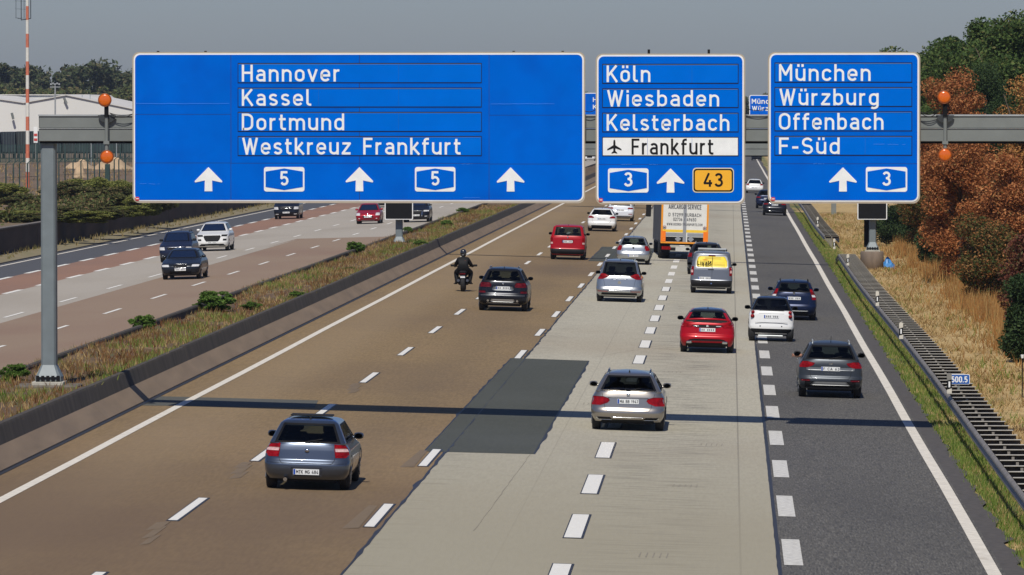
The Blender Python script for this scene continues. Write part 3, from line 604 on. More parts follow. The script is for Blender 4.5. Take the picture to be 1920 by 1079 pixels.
# aeroplane mark and the 43 plate on the middle sign
air = [(0, -14.5), (1.6, -13), (2.1, -9), (2.1, -3.5), (14, 4), (14, 6.6), (2.1, 2.6), (2, 8), (5.6, 11.4), (5.6, 13.2), (0, 11.6)]
air = air + [(-a, b) for a, b in air[-2:0:-1]]
MB().prism([PX(1152 + a * .95, 276.0 + b * .95) for a, b in air], YS - .030, YS - .024).build('aeroplane_symbol', M_BLK, s2)
mb = MB(); rect(mb, 1298.6, 1376, 315, 361.5, YS - .020, .01, r=.09); o43 = mb.build('number_plate', mat('cream rim', (.70, .62, .42), .5, var=0), s2)
mb = MB(); rect(mb, 1300.3, 1374.5, 316.8, 359.7, YS - .023, .003, r=.08); mb.build('plate_border', M_BLK, o43)
mb = MB(); rect(mb, 1303, 1371.8, 319.5, 357, YS - .026, .003, r=.06); mb.build('plate_field', M_ORY, o43)
xa, zb = PX(1319, 350.5); xb, zt = PX(1355.5, 325); text(MB(), '43', xa, xb, zb, zt - zb, YS - .029, .078).build('number', M_BLK, o43)
for t, xs in ((s1, (296, 385, 963, 1055)), (s2, (1216.5, 1329)), (s3, ())):
    for px in xs:
        x, z = PX(px, 100); s_ = .5 if t is s1 else 1
        MB().box(x - .03, x + .03, YS + .02, YS + .08, z - .05, z + .02 + .07 * s_).build('lifting_lug', M_BLK, t)
# light scratches on the blue sheet
for t, L in ((s1, [(255, 430, 194.5, .5), (920, 1040, 195, .5), (262, 300, 345, .6), (866, 886, 308, .8), (868, 900, 371, .4)]), (s2, [(1165, 1185, 308.5, .5), (1217, 1233, 308.5, .6)]), (s3, [(1638, 1698, 271, .7), (1525, 1545, 307, .8), (1568, 1580, 307.3, .9)])):
    mb = MB()
    for x0, x1, y, w in L:
        k = 9; xs = [x0 + (x1 - x0) * i / k for i in range(k + 1)]
        for i in range(k):
            if i % 4 == 3 and w > .5: continue
            j = random.uniform(-1, 1) * w; x_, z_ = PX(xs[i], y + j); x2, z2 = PX(xs[i + 1], y + random.uniform(-1, 1) * w); mb.add([(x_, YS - .0335, z_ - .004), (x2, YS - .0335, z2 - .004), (x2, YS - .0335, z2 + .005 * w), (x_, YS - .0335, z_ + .005 * w)], [(0, 1, 2, 3)])
    mb.build('scratch', M_SCR, t)

def gantry(Y, pxl, X_right, pyt, pyb, label, depth, post_l, post_r, base_l, base_r, lcap=None):
    t = thing('sign_gantry', label, 'gantry', (0, 0, 0))
    x0, zt = PX(pxl, pyt, Y); _, zb = PX(pxl, pyb, Y); x1 = X_right; zm = (zt + zb) / 2
    MB().bbox(x0, x1, Y, Y + depth, zb, zm - .012, .012).build('beam', M_GALV, t)
    MB().bbox(x0, x1, Y, Y + depth, zm, zt, .02).build('beam', M_GALV, t)
    MB().box(x0, x1, Y - .02, Y + .02, zm - .010, zm - .002).build('beam_flange', M_GALVL, t)
    MB().box(x0 - .01, x1, Y - .03, Y + .1, zt - .015, zt + .025).build('beam_rim', M_GALVL, t)
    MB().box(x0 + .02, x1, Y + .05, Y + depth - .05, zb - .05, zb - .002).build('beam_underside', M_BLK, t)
    for (xp, w, d), zbase, ped in ((post_l, base_l, 0), (post_r, base_r, 1)):
        yc = Y + depth / 2
        pt = zb - .06; c = w * .12
        prof = [(xp - w / 2 + c, yc - d / 2), (xp + w / 2 - c, yc - d / 2), (xp + w / 2, yc - d / 2 + c), (xp + w / 2, yc + d / 2 - c), (xp + w / 2 - c, yc + d / 2), (xp - w / 2 + c, yc + d / 2), (xp - w / 2, yc + d / 2 - c), (xp - w / 2, yc - d / 2 + c)]
        m = MB(); m.add([(a, b_, zbase + .36) for a, b_ in prof] + [(a, b_, pt) for a, b_ in prof], [(i, (i + 1) % 8, (i + 1) % 8 + 8, i + 8) for i in range(8)] + [tuple(range(8, 16))])
        post = m.build('post', M_POSTG, t)
        # flared foot with bolt slots, on a plate
        fw = w * 1.75; m = MB(); lo = [(xp + (a - xp) * 1.75, yc + (b_ - yc) * 1.5) for a, b_ in prof]; hi = prof
        m.add([(a, b_, zbase + .17) for a, b_ in lo] + [(a, b_, zbase + .46) for a, b_ in hi], [(i, (i + 1) % 8, (i + 1) % 8 + 8, i + 8) for i in range(8)])
        m.box(xp - fw / 2, xp + fw / 2, yc - d * .62, yc + d * .62, zbase + .06, zbase + .17); m.build('post_foot', M_POSTG, post)
        for k in range(5):
            a = xp - fw / 2 + fw * (k + .5) / 5; MB().box(a - fw * .06, a + fw * .06, yc - d * .75 - .02, yc - d * .62 + .05, zbase + .02, zbase + .20).build('bolt_slot', M_BLK, post)
        MB().bbox(xp - fw * .62, xp + fw * .62, yc - d * .95, yc + d * .85, zbase - .05, zbase + .05, .01).build('base_plate', mat('base plate', (.40, .38, .32), .8, var=.15), post)
    return t
XL = PX(88, 500, YS + .55)[0]
g1 = gantry(YS + .22, 72.5, 16.5, 217, 265.5, 'big grey steel gantry spanning the near carriageway and carrying the blue signs', .75, (XL + .05, .36, .46), (15.2, .4, .5), 1.13, -.1)
MB().bbox(XL - .75, XL + .8, YS - .1, YS + 1.25, .85, 1.10, .03).build('foundation', mat('weathered foundation', (.13, .11, .09), .95, var=.3, scale=4, detail=8), g1)
MB().box(15.2 - .7, 15.2 + .7, YS, YS + 1.2, -.4, .0).build('foundation', M_CONC, g1)
for px in (330, 560, 790, 1010, 1180, 1330, 1500, 1660):
    x, _ = PX(px, 200); MB().box(x - .05, x + .05, YS + .102, YS + .218, 5.8, 9.0).build('sign_bracket', M_GALV, g1)
# hanger flashers: amber lamps on poles either side
M_AMB = mat('amber lens', (.62, .115, .002), .22, var=.05, scale=20, spec=.6, coat=.5)
M_AMB2 = mat('amber lens rim', (.25, .06, .008), .4, var=.05)
def flasher(px, pyt, pyb, dx, label):
    x, zt = PX(px, pyt, YS - .1); x2, zb = PX(px + dx, pyb, YS - .1)
    t = thing('warning_light', label, 'warning light', group='pairs of amber warning lights on the gantry')
    y = YS - .05
    MB().tube((x + .03, y + .12, zb), (x + .03, y + .12, zt - .1), .045, n=10).build('pole', M_GALV, t)
    for q, z in ((x, zt), (x2, zb)):
        o = MB().lathe([(.09, -.10), (.165, -.03), (.168, .0), (.150, .010), (.148, .004)], (q, y, z), 'y', 28).build('lamp', M_AMB2, t, True)
        MB().lathe([(.146, .0), (.143, .012), (.11, .024), (.06, .031), (.012, .033)], (q, y, z), 'y', 28).build('lens', M_AMB, o, True)
        MB().box(q - .04, q + .04, y + .03, y + .14, z - .10, z + .10).build('housing', M_BLK, o)
    xx = x + .03; zc = PX(px, 218, YS)[1]
    MB().tube((xx, y + .1, zt - .10), (xx, y + .1, zc - .02), .055, n=8).build('clamp', M_BLK, t)
    P = [(xx + .22 * math.cos(R(a)), zc + .02 + .19 * math.sin(R(a))) for a in range(180, 361, 15)]
    MB().prism(P, y + .17, y + .20).build('mounting_bracket', mat('dark bracket', (.03, .035, .038), .6, var=.1), t)
    MB().box(xx - .07, xx + .07, y + .05, y + .20, PX(px, 267, YS)[1] - .05, PX(px, 267, YS)[1] + .03).build('clamp', M_GALV, t)
    return t
flasher(196, 188, 294.5, 4, 'pair of round amber warning lights left of the widest sign')
flasher(1770.5, 182.5, 291, 1.5, 'pair of round amber warning lights right of the München sign')
for a, b, k in (((205, 212), (249, 214), 2), ((1724, 211), (1765, 204), 3), ((1095, 208), (1120, 204), 1), ((1396, 203), (1442, 204), 1)):
    mb = MB()
    for j in range(k):
        p, q = at(*a, YS + .05), at(*b, YS + .05); pts = [p.lerp(q, i / 8) - Vector((0, 0, (.05 + .05 * j) * math.sin(math.pi * i / 8))) for i in range(9)]; mb.path(pts, .009, 5)
    tag(mb.build('cable', M_BLK), {205: 'thin black cables from the left amber lights to the widest sign', 1724: 'three slack black cables between the München sign and the right amber lights', 1095: 'short black cable across the gap left of the Köln sign', 1396: 'short black cable across the gap right of the Köln sign'}[a[0]], 'cable')
# second gantry, behind
Y2 = 294.6
g2 = gantry(Y2, 742, 8.6, 266, 292, 'second grey gantry behind the big signs, its posts under the small black displays', .6, (PX(748.5, 400, Y2 + .3)[0], .36, .42), (PX(1636, 400, Y2 + .3)[0], .36, .42), .98, .72)
xp = PX(1635, 500, Y2 + .3)[0]
MB().lathe([(.60, -.5), (.60, .64), (.56, .70)], (xp, Y2 + .35, .0), 'z', 28).build('drum_foundation', mat('drum concrete', (.19, .145, .11), .95, var=.22, scale=3, stretch=(1, 1, .3)), g2, True)
xm = PX(748, 460, Y2)[0]; MB().bbox(xm - .55, xm + .55, Y2 - .1, Y2 + .8, .8, 1.0, .03).build('foundation', M_CONC, g2)
MB().box(PX(1620, 400, Y2 + 1)[0], PX(1643.5, 400, Y2 + 1)[0], Y2 + .75, Y2 + .95, PX(0, 463, Y2)[1], 5.2).build('cable_cabinet', M_BLK, g2)
for a, b, lab in ((722, 775, 'small black display panel with white rim below the widest sign'), (1607.5, 1663, 'small black display panel with white rim below the München sign')):
    t = thing('display_panel', lab, 'display'); mb = MB(); rect(mb, a, b, 368, 412, Y2 - .32, .16, Y2, r=.06); mb.build('frame', M_SW, t)
    mb = MB(); rect(mb, a + 1.7, b - 1.7, 370, 410.2, Y2 - .335, .014, Y2, r=.04); mb.build('screen', M_BLK, t)
    xc = PX((a + b) / 2, 390, Y2)[0]; MB().box(xc - .12, xc + .12, Y2 - .15, Y2 + .08, 3.0, 3.2).build('bracket', M_GALV, t)
# third gantry with two blue signs, far down the road
Y3 = 455
g3 = thing('sign_gantry', 'third far gantry down the road, hardly visible between the big signs', 'gantry')
x0 = PX(1040, 230, Y3)[0]; x1 = PX(1560, 230, Y3)[0]; MB().box(x0, x1, Y3 + .2, Y3 + .9, 6.9, 7.6).build('beam', M_GALV, g3)
for x in (-17, 8.2): MB().box(x - .2, x + .2, Y3 + .3, Y3 + .8, -.3, 6.9).build('post', M_GALV, g3)
for (a, b, yt, yb, tx, lab) in ((1052, 1205, 174.5, 245, [('Hannover', 1111.5, 1178, 183, 191.5), ('Kassel', 1111.5, 1158, 196.5, 205)], 'distant blue sign seen in the gap left of the Köln sign'),
                          (1405, 1488, 178.5, 250, [('München', 1409.5, 1466, 185.5, 195), ('Würzburg', 1410, 1470, 199, 208)], 'distant blue sign seen in the gap right of the Köln sign')):
    t = thing('motorway_sign', lab, 'road sign'); mb = MB(); rect(mb, a, b, yt, yb, Y3, .1, Y3, r=.15); mb.build('frame', M_SW, t)
    mb = MB(); rect(mb, a + 1.4, b - 1.4, yt + 1.4, yb - 1.4, Y3 - .02, .018, Y3, r=.12); mb.build('panel', M_BLUE, t); mb = MB()
    for s, u, v, w_, z_ in tx: xa, zt = PX(u, w_, Y3); xb, zb = PX(v, z_, Y3); text(mb, s, xa, xb, zb, zt - zb, Y3 - .03, .09, .002)
    mb.build('lettering', M_LET, t)
# ================================================================== guard rails, marker posts, small signs on the right
M_RAIL = mat('weathered galvanised rail', (.21, .19, .165), .6, 0, var=.25, scale=3, detail=7)
M_RUNG = mat('rail spacer steel', (.46, .43, .37), .55, 0, var=.15, scale=5)
M_WEB = mat('rail spacer web', (.085, .068, .055), .8, .1, var=.3, scale=6)
def wx(y): return 5.62 + .05 * math.sin(y * .045) + .03 * math.sin(y * .013 + 1)
W = [(0, 0), (.05, .03), (.08, .08), (.05, .13), (.0, .155), (.05, .18), (.08, .23), (.05, .28), (0, .31)]
def rail(y0, y1, label, step=1.9, tail=True):
    t = thing('guard_rail', label, 'guard rail'); n = int((y1 - y0) / 4); zr = .36
    for (off, sgn, nm) in ((0, -1, 'rail'), (.78, 1, 'rail')):
        for i in range(n):
            a, b = y0 + i * 4, y0 + (i + 1) * 4; m = MB(); k = len(W); drop = (lambda y: -.45 * max(0, 1 - (y1 - y) / 7) if tail else 0)
            if sgn > 0: drop = lambda y, d=drop: d(y) - .10
            P = [(wx(a) + off + sgn * u, a, zr + v + drop(a) - .13) for u, v in W] + [(wx(b) + off + sgn * u, b, zr + v + drop(b) - .13) for u, v in W]
            m.add(P, [(j, j + 1, j + k + 1, j + k) for j in range(k - 1)]); m.build(nm, M_RAIL, t, True)
    mp = MB().box(-.03, .03, -.05, .05, -.75, .12); pm = bpy.data.meshes.new('rail_post'); pm.from_pydata(mp.v, [], mp.f); pm.materials.append(M_RAIL)
    sp = MB(); sp.box(.03, .86, -.02, .13, .150, .163); sp.cm = 1; sp.box(.03, .84, .10, .125, .02, .149); sp.cm = 1; sp.box(.05, .80, .02, .10, .015, .03)
    sm = bpy.data.meshes.new('spacer'); sm.from_pydata(sp.v, [], sp.f); sm.materials.append(M_RUNG); sm.materials.append(M_WEB); sm.polygons.foreach_set('material_index', sp.m)
    y = y0 + .5
    while y < y1 - 2:
        dz = -.45 * max(0, 1 - (y1 - y) / 7)
        link('spacer', sm, t, (wx(y), y, zr + dz)); link('rail_post', pm, t, (wx(y) + .40, y, zr + dz)); y += step
    return t
rail(96, 304, 'long steel guard rail with ladder-like spacers along the right verge')
rail(340, 520, 'further steel guard rail beginning beyond the gap by the black display', 4)
M_DPW = mat('marker post white', (.58, .54, .45), .6, var=.08)
for px, py0, py1, lab in ((1564.3, 448, 467, 'white marker post at the far end of the near guard rail'), (1589.8, 477, 498, 'white marker post second from the far end of the near guard rail'), (1645, 546, 574, 'white marker post on the guard rail between the drum foundation and the SUV lane'),
                      (1689.5, 605, 636, 'white marker post on the guard rail above the kilometre sign'), (1780, 700, 739, 'grey-backed marker post right beside the 500,5 kilometre sign'), (1533, 407, 425, 'small white marker post at the start of the further guard rail')):
    Y = 7.15 * F / (py1 - 216)
    p = at(px, py1, Y); t = thing('marker_post', lab, 'marker post', (p.x, Y, p.z), group='white marker posts along the right verge')
    h = (py1 - py0) / F * Y; w = .062
    MB().prism([(-w, 0), (w, 0), (w, h * .27), (-w, h * .20)], -.03, .03).build('foot', M_DPW, t)
    MB().prism([(-w, h * .205), (w, h * .275), (w, h * .70), (-w, h * .63)], -.031, .029).build('band', M_BLK, t)
    MB().prism([(-w, h * .635), (w, h * .705), (w, h * .95), (w * .4, h), (-w * .5, h), (-w, h * .93)], -.03, .03).build('cap', M_DPW if px != 1780 else mat('grey cap', (.2, .19, .17), .6), t)
    MB().box(-.022, .022, -.037, -.032, h * .32, h * .60).build('reflector', M_SW, t)
Yk = 150; t = thing('kilometre_sign', 'small blue kilometre sign reading 500,5 behind the guard rail', 'road sign')
mb = MB(); rect(mb, 1782, 1818.5, 702.2, 721.2, Yk, .03, Yk, r=.04); mb.build('frame', M_SW, t)
mb = MB(); rect(mb, 1783, 1817.5, 703.2, 720.2, Yk - .006, .005, Yk, r=.03); mb.build('panel', mat('kilometre blue', (.01, .09, .36), .5, var=.05), t)
xa, zb = PX(1784, 717.3, Yk); xb, zt = PX(1814, 706.3, Yk); text(MB(), '500.5', xa, xb, zb, zt - zb, Yk - .010, .09).build('lettering', M_LET, t)
x, z = PX(1797.5, 721, Yk); MB().box(x - .03, x + .03, Yk + .03, Yk + .07, -.4, z + .15).build('post', M_GALV, t)
p = at(1664, 498, 296); t = thing('tarpaulin', 'crumpled bright blue tarpaulin lying against the concrete drum', 'tarpaulin', (p.x, 296, p.z))
mb = MB(); n = 9; vs = []
for i in range(n):
    for j in range(n):
        u, v = i / (n - 1) - .5, j / (n - 1) - .5; r_ = math.hypot(u, v)
        vs.append((u * .75 + random.uniform(-.03, .03), v * .8, max(-.2, .52 - 1.1 * r_ + random.uniform(-.09, .09))))
mb.add(vs, [(i * n + j, (i + 1) * n + j, (i + 1) * n + j + 1, i * n + j + 1) for i in range(n - 1) for j in range(n - 1)])
mb.build('sheet', mat('blue tarpaulin', (.05, .22, .52), .5, var=.3, scale=6), t)
p = at(1919, 672, 160); t = thing('standpipe', 'thin post with a small white cap at the right edge of the dry grass', 'post', (p.x - .03, 160, p.z))
MB().tube((0, 0, -1.3), (0, 0, 0), .015).build('rod', M_BLK, t); MB().tube((0, 0, 0), (0, 0, .10), .035, .05).build('cap', M_SW, t)
# ================================================================== trees, shrubs, wood, airport things
def leaf_cloud(centers, radii, per, size, seed, flat=.5):
    r = np.random.default_rng(seed); n = len(centers) * per
    c = np.repeat(np.asarray(centers), per, 0); rad = np.repeat(np.asarray(radii), per)
    d = r.normal(0, 1, (n, 3)); d /= np.linalg.norm(d, axis=1)[:, None]
    p = c + d * (rad * r.random(n) ** .45)[:, None] * np.array([1, 1, .8])
    a = r.normal(0, 1, (n, 3)) * np.array([1, .7, flat * 1.4]); a /= np.linalg.norm(a, axis=1)[:, None]
    b = np.cross(a, r.normal(0, 1, (n, 3))); b /= np.linalg.norm(b, axis=1)[:, None]
    s = (size * r.uniform(.6, 1.4, n))[:, None]
    V = np.stack([p - a * s, p - b * s * .5, p + a * s, p + b * s * .5], 1)
    return V.reshape(-1, 3), np.arange(4 * n).reshape(-1, 4)
def crown_centers(seed, k, rx, ry, rz, lo=-.9):
    r = np.random.default_rng(seed); out = []; rad = []
    while len(out) < k:
        d = r.normal(0, 1, 3); d /= np.linalg.norm(d); q = r.random() ** .35
        if d[2] * q < lo: continue
        w = 1 if d[2] > 0 else .85
        out.append((d[0] * q * rx * w, d[1] * q * ry * w, d[2] * q * rz)); rad.append(r.uniform(.16, .32) * (rx + rz) / 2)
    return np.array(out), np.array(rad)
BR = leafmat('brown oak leaves', [(0, (0.145, 0.048, 0.017)), (.35, (0.297, 0.102, 0.034)), (.7, (0.442, 0.170, 0.061)), (.9, (0.544, 0.255, 0.102)), (1, (0.170, 0.128, 0.043))], .5, .25)
OR = leafmat('orange oak leaves', [(0, (0.221, 0.093, 0.031)), (.5, (0.408, 0.196, 0.060)), (.85, (0.544, 0.289, 0.102)), (1, (0.136, 0.128, 0.034))], .5, .25)
GN = leafmat('green leaves', [(0, (0.031, 0.058, 0.017)), (.5, (0.058, 0.099, 0.025)), (.85, (0.099, 0.145, 0.037)), (1, (0.153, 0.145, 0.051))], .5, .2)
DG = leafmat('dark green leaves', [(0, (0.017, 0.034, 0.014)), (.6, (0.034, 0.061, 0.020)), (1, (0.060, 0.088, 0.031))], .5, .15)
MX = leafmat('turning leaves', [(0, (0.051, 0.068, 0.020)), (.4, (0.085, 0.105, 0.031)), (.55, (0.255, 0.102, 0.037)), (.8, (0.102, 0.085, 0.031)), (1, (0.408, 0.187, 0.068))], .5, .25)
RD = leafmat('dark red leaves', [(0, (0.076, 0.027, 0.020)), (.6, (0.170, 0.058, 0.037)), (1, (0.085, 0.085, 0.031))], .5, .2)
BARK = mat('bark', (.075, .055, .04), .95, var=.35, scale=6, stretch=(1, 1, .3), bump=.8)
CROWNS = {}
def crown_mesh(key, m, seed, k, per, size):
    if key in CROWNS: return CROWNS[key]
    c, rad = crown_centers(seed, k, 1, 1, 1); V, Fc = leaf_cloud(c, rad, per, size, seed)
    o = fast('crown', V, Fc, m); me = o.data; bpy.data.objects.remove(o); CROWNS[key] = me; return me
def tree(name, label, cat, x, y, z0, top, rx, m, key, seed, group, lowfrac=.15, k=46, per=420, size=.055, ry=None, dens=1.0):
    t = thing(name, label, cat, (x, y, z0), group=group); h = top - z0; rz = h * (1 - lowfrac) / 2; zc = h - rz
    r = np.random.default_rng(seed); ry = ry or rx; cr = .16 * (rx + rz) / 2 + .32; vol = rx * ry * rz; kk = int(min(260, max(26, 3.2 * vol / cr ** 3 * .38)))
    C = []
    while len(C) < kk:
        d = r.normal(0, 1, 3); d /= np.linalg.norm(d); q = r.random() ** .28
        C.append((d[0] * q * (rx - cr * .6), d[1] * q * (ry - cr * .6), d[2] * q * (rz - cr * .5) + zc))
    V, Fc = leaf_cloud(C, cr * r.uniform(.7, 1.35, kk), int(per * dens), size, seed); fast('crown', V, Fc, m, t)
    mb = MB(); r0 = max(.06, h * .02); mb.tube((0, 0, -.4), (.1, 0, h * .35), r0, r0 * .75); mb.tube((.1, 0, h * .35), (-.05, .1, h * .8), r0 * .75, r0 * .25)
    rr = random.Random(seed)
    for i in range(8):
        a = rr.uniform(0, 6.28); z = h * rr.uniform(.2, .6); mb.tube((0, 0, z), (math.cos(a) * rx * .7, math.sin(a) * rx * .7, z + h * rr.uniform(.1, .3)), r0 * .35, r0 * .08, 5)
    mb.build('trunk', BARK, t, True); return t
TR = [  # label, photo x, top y, half width px, distance, leaf material, seed, lowfrac
    ('green tree whose ragged top shows just above the München sign', 1692, 72, 85, 400, GN, 11, .1),
    ('green broad tree just right of the München sign top', 1765, 64, 95, 385, GN, 12, .1),
    ('tall green tree on the skyline between the sign and the right edge', 1845, 36, 100, 345, GN, 13, .1),
    ('tallest green tree at the top right corner', 1935, 16, 105, 320, GN, 14, .1),
    ('dark green tree in the gap between the brown and the orange crowns', 1850, 108, 66, 312, DG, 15, .1),
    ('brown-leaved oak above the gantry beam beside the München sign', 1782, 118, 72, 300, BR, 16, .25),
    ('orange-brown oak above the beam at the right edge', 1925, 95, 62, 262, OR, 17, .3),
    ('half-turned low tree right below the beam near the sign', 1730, 262, 52, 318, MX, 18, .02),
    ('wide brown oak hanging low under the gantry beam', 1800, 232, 84, 268, BR, 19, .03),
    ('wide brown oak under the beam at the right edge', 1896, 248, 74, 238, BR, 20, .08),
    ('dark green undergrowth tree behind the black display', 1690, 372, 55, 345, DG, 21, .0),
    ('dark reddish shrub tree at the lower right edge', 1930, 415, 55, 192, RD, 22, .0),
    ('low turning tree behind the tall dry weeds', 1848, 385, 62, 236, MX, 23, .0),
    ('dark bush below the brown oak beside the weeds', 1765, 395, 48, 290, DG, 24, .0),  # dark leaves stand in for the deep shade under the trees
    ('dark evergreen bush at the right edge above the weeds', 1915, 505, 34, 184, DG, 25, .0),
    ('green tree behind the brown oak, between the two highest green crowns', 1805, 50, 85, 366, GN, 31, .1),
    ('green tree left of the tallest one at the top right corner', 1888, 26, 85, 331, GN, 32, .1),
    ('green tree outside the right edge of the view', 1995, 60, 80, 280, GN, 12, .1), ('green tree farther outside the right edge', 2050, 90, 80, 240, GN, 13, .1),
]
for lab, px, py, hw, Y, m, seed, lf in TR:
    p = at(px, py, Y); rx = hw / F * Y; z0 = float(vz(p.x, Y))
    tree('tree' if p.z - z0 > 4 else 'bush', lab, 'tree' if p.z - z0 > 4 else 'bush', p.x, Y, z0, p.z, rx, m, m.name, seed, 'trees and bushes on the right bank', lf, size=.11 if m is GN else .062, ry=rx * 1.25, dens=1.5 if m in (GN, DG) and rx > 2.5 else 1, per=760 if rx < 3 else 660)
# the wood behind them, one mass
rw = np.random.default_rng(77); cc = []
for _ in range(330):
    y_ = rw.uniform(255, 520); x_ = 15 + rw.random() * 34 + max(0, (330 - y_) * .06); h_ = rw.uniform(6, 11.2)
    for k_ in range(5): cc.append((x_ + rw.normal(0, 1.1), y_ + rw.normal(0, 1.5), .8 + h_ * (.2 + .75 * (k_ + rw.random()) / 5) - .9))
V, Fc = leaf_cloud(cc, rw.uniform(.9, 1.8, len(cc)), 130, .20, 78); fast('bank_wood', V, Fc, MX, kind='stuff')
# bushes on the central reservation
SG = leafmat('bright bush leaves', [(0, (.06, .12, .02)), (.5, (.11, .20, .035)), (.85, (.16, .26, .055)), (1, (.16, .19, .05))], .5, .3)
MB_ = [('round bright green bush right of the near gantry post', 262, 620, 27, 34, 31), ('widest green bush on the reservation, level with the grey slab boundary', 405, 582, 38, 40, 32), ('flat green weed clump beside the widest bush', 472, 580, 22, 17, 33),
       ('small dark green bush at the wall halfway down the reservation', 560, 562, 20, 18, 34), ('upright green bush on the far edge of the reservation', 664, 474, 20, 24, 35), ('green bush at the left edge by the gantry post foot', 26, 716, 30, 38, 36), ('low green bush just right of the far display post', 795, 463, 16, 14, 37),
       ('green bush behind the far display post', 765, 438, 12, 14, 38), ('small green bush far along the reservation', 838, 424, 14, 13, 39), ('green clump before the sign edge on the reservation', 868, 400, 14, 12, 40), ('tiny dry green clump near the near wall', 655, 508, 14, 9, 41), ('pale weed clump left of the widest bush', 355, 582, 12, 16, 42)]
for lab, px, py, hw, h, seed in MB_:
    d = ray(px, py); p = CAM + d * ((1.05 - HCAM) / d.z); s = p.y / F
    t = thing('bush', lab, 'bush', (min(-15.8, max(-18.3, p.x)), p.y, 1.02), group='bushes on the central reservation')
    me = crown_mesh(('median', seed % 4), SG, 31 + seed % 4, 70, 130, .085)
    c = link('crown', me, t, (0, 0, h * s * .42)); c.scale = (hw * s * .9, hw * s * .9, h * s * .5); c.rotation_euler.z = seed
    mb = MB(); rr = random.Random(seed)
    for i in range(5): mb.tube((0, 0, -.05), (rr.uniform(-.5, .5) * hw * s, rr.uniform(-.5, .5) * hw * s, h * s * .8), .015, .006, 4)
    mb.build('stem', BARK, t)
# green shrubs on top of the retaining wall and in front of the fence
S1 = leafmat('yellow-green shrub', [(0, (0.098, 0.126, 0.031)), (.5, (0.182, 0.203, 0.049)), (1, (0.308, 0.280, 0.084))], .6, .2); S2 = leafmat('dull shrub', [(0, (0.063, 0.087, 0.028)), (.6, (0.112, 0.126, 0.042)), (1, (0.210, 0.133, 0.070))], .6, .2)
SH = [(8, 352, 40, 40), (52, 372, 35, 30), (20, 398, 50, 22), (130, 352, 42, 36), (165, 345, 40, 44), (205, 362, 36, 36), (236, 350, 34, 44), (120, 392, 30, 24), (160, 398, 36, 20), (200, 392, 34, 20), (240, 388, 34, 18), (70, 402, 34, 18), (272, 372, 30, 34), (300, 360, 30, 40)]
word = ['yellow-green', 'dull green', 'brownish green']
where = ['at the left edge below the fence', 'in front of the red and white mast', 'low on the wall top at the left edge', 'right behind the gantry post', 'below the sand heap', 'below the lower amber lamp', 'beside the left edge of the widest sign', 'low behind the gantry post on the wall top', 'low on the wall below the sand heap', 'low on the wall below the amber lamp', 'low on the wall beside the sign', 'low on the wall left of the gantry post', 'hidden behind the sign corner', 'hidden further behind the sign']
for i, (px, pyc, hw, hh) in enumerate(SH):
    Y = 6.5 * F / max(120, (pyc + hh * .75) - 216); p = at(px, pyc, Y); s = Y / F
    t = thing('shrub', f'{word[i % 3]} shrub {where[i]}', 'shrub', (p.x, Y, 1.1), group='shrubs on the airport side of the wall')
    me = crown_mesh(('wallshrub', i % 2), S1 if i % 2 == 0 else S2, 51 + i % 2, 80, 520, .045)
    c = link('foliage', me, t, (0, 0, hh * s * .50)); c.scale = (hw * s * 1.15, hw * s * 1.6, hh * s * .62); c.rotation_euler.z = i
    mb = MB(); mb.tube((0, 0, -.1), (0, 0, hh * s), .05, .02, 5); mb.build('stem', BARK, t)
# bank of low brush along the wall top, one mass
cc = [(-43.0 - abs(RNG.normal(0, 3)), 300 + RNG.random() * 320, 1.3 + RNG.random() * .5) for _ in range(150)]
V, Fc = leaf_cloud(cc, np.full(len(cc), 1.1), 120, .11, 5); fast('low_brush', V, Fc, S2, kind='stuff')
# far wood: a mass of crowns
def wood(name, x0, x1, y, h0, h1, n, m, seed, per=150, size=.55):
    r = np.random.default_rng(seed); C = []; Rr = []
    for i in range(n):
        u = i / (n - 1) + r.normal(0, .3 / n); x = x0 + (x1 - x0) * u; h = (h0 + (h1 - h0) * u) * r.uniform(.84, 1.06); yy = y + r.uniform(-12, 30); w = h * r.uniform(.22, .42)
        for j in range(16):
            q = r.random() ** .7; C.append((x + r.normal(0, w * .55) * (1.15 - q), yy + r.normal(0, w * .5), 1 + h * (.08 + .88 * q))); Rr.append(w * r.uniform(.22, .5))
    V, Fc = leaf_cloud(C, Rr, per, size, seed); return fast(name, V, Fc, m, kind='stuff')
FW1 = leafmat('far wood leaves', [(0, (0.037, 0.053, 0.025)), (.6, (0.075, 0.094, 0.040)), (1, (0.138, 0.119, 0.062))], .7, .15); FW2 = leafmat('far wood front', [(0, (0.062, 0.085, 0.027)), (.6, (0.112, 0.131, 0.043)), (1, (0.188, 0.138, 0.062))], .7, .15)
wood('far_wood', -260, -118, 1330, 17.2, 18.2, 95, FW1, 61); wood('far_wood_edge', -260, -122, 1290, 12, 13, 90, FW2, 62)
wood('far_wood', -118, 10, 1500, 13, 12, 60, FW1, 63, 90, .7); wood('far_wood', 10, 160, 2600, 10, 9, 24, FW1, 64, 90, 1.2)
blades('field_weeds', scatter(5000, -150, -44, 320, 760, 1), lambda x, y: x * 0 + 1.12, .15, .5, .06, L_DRY)
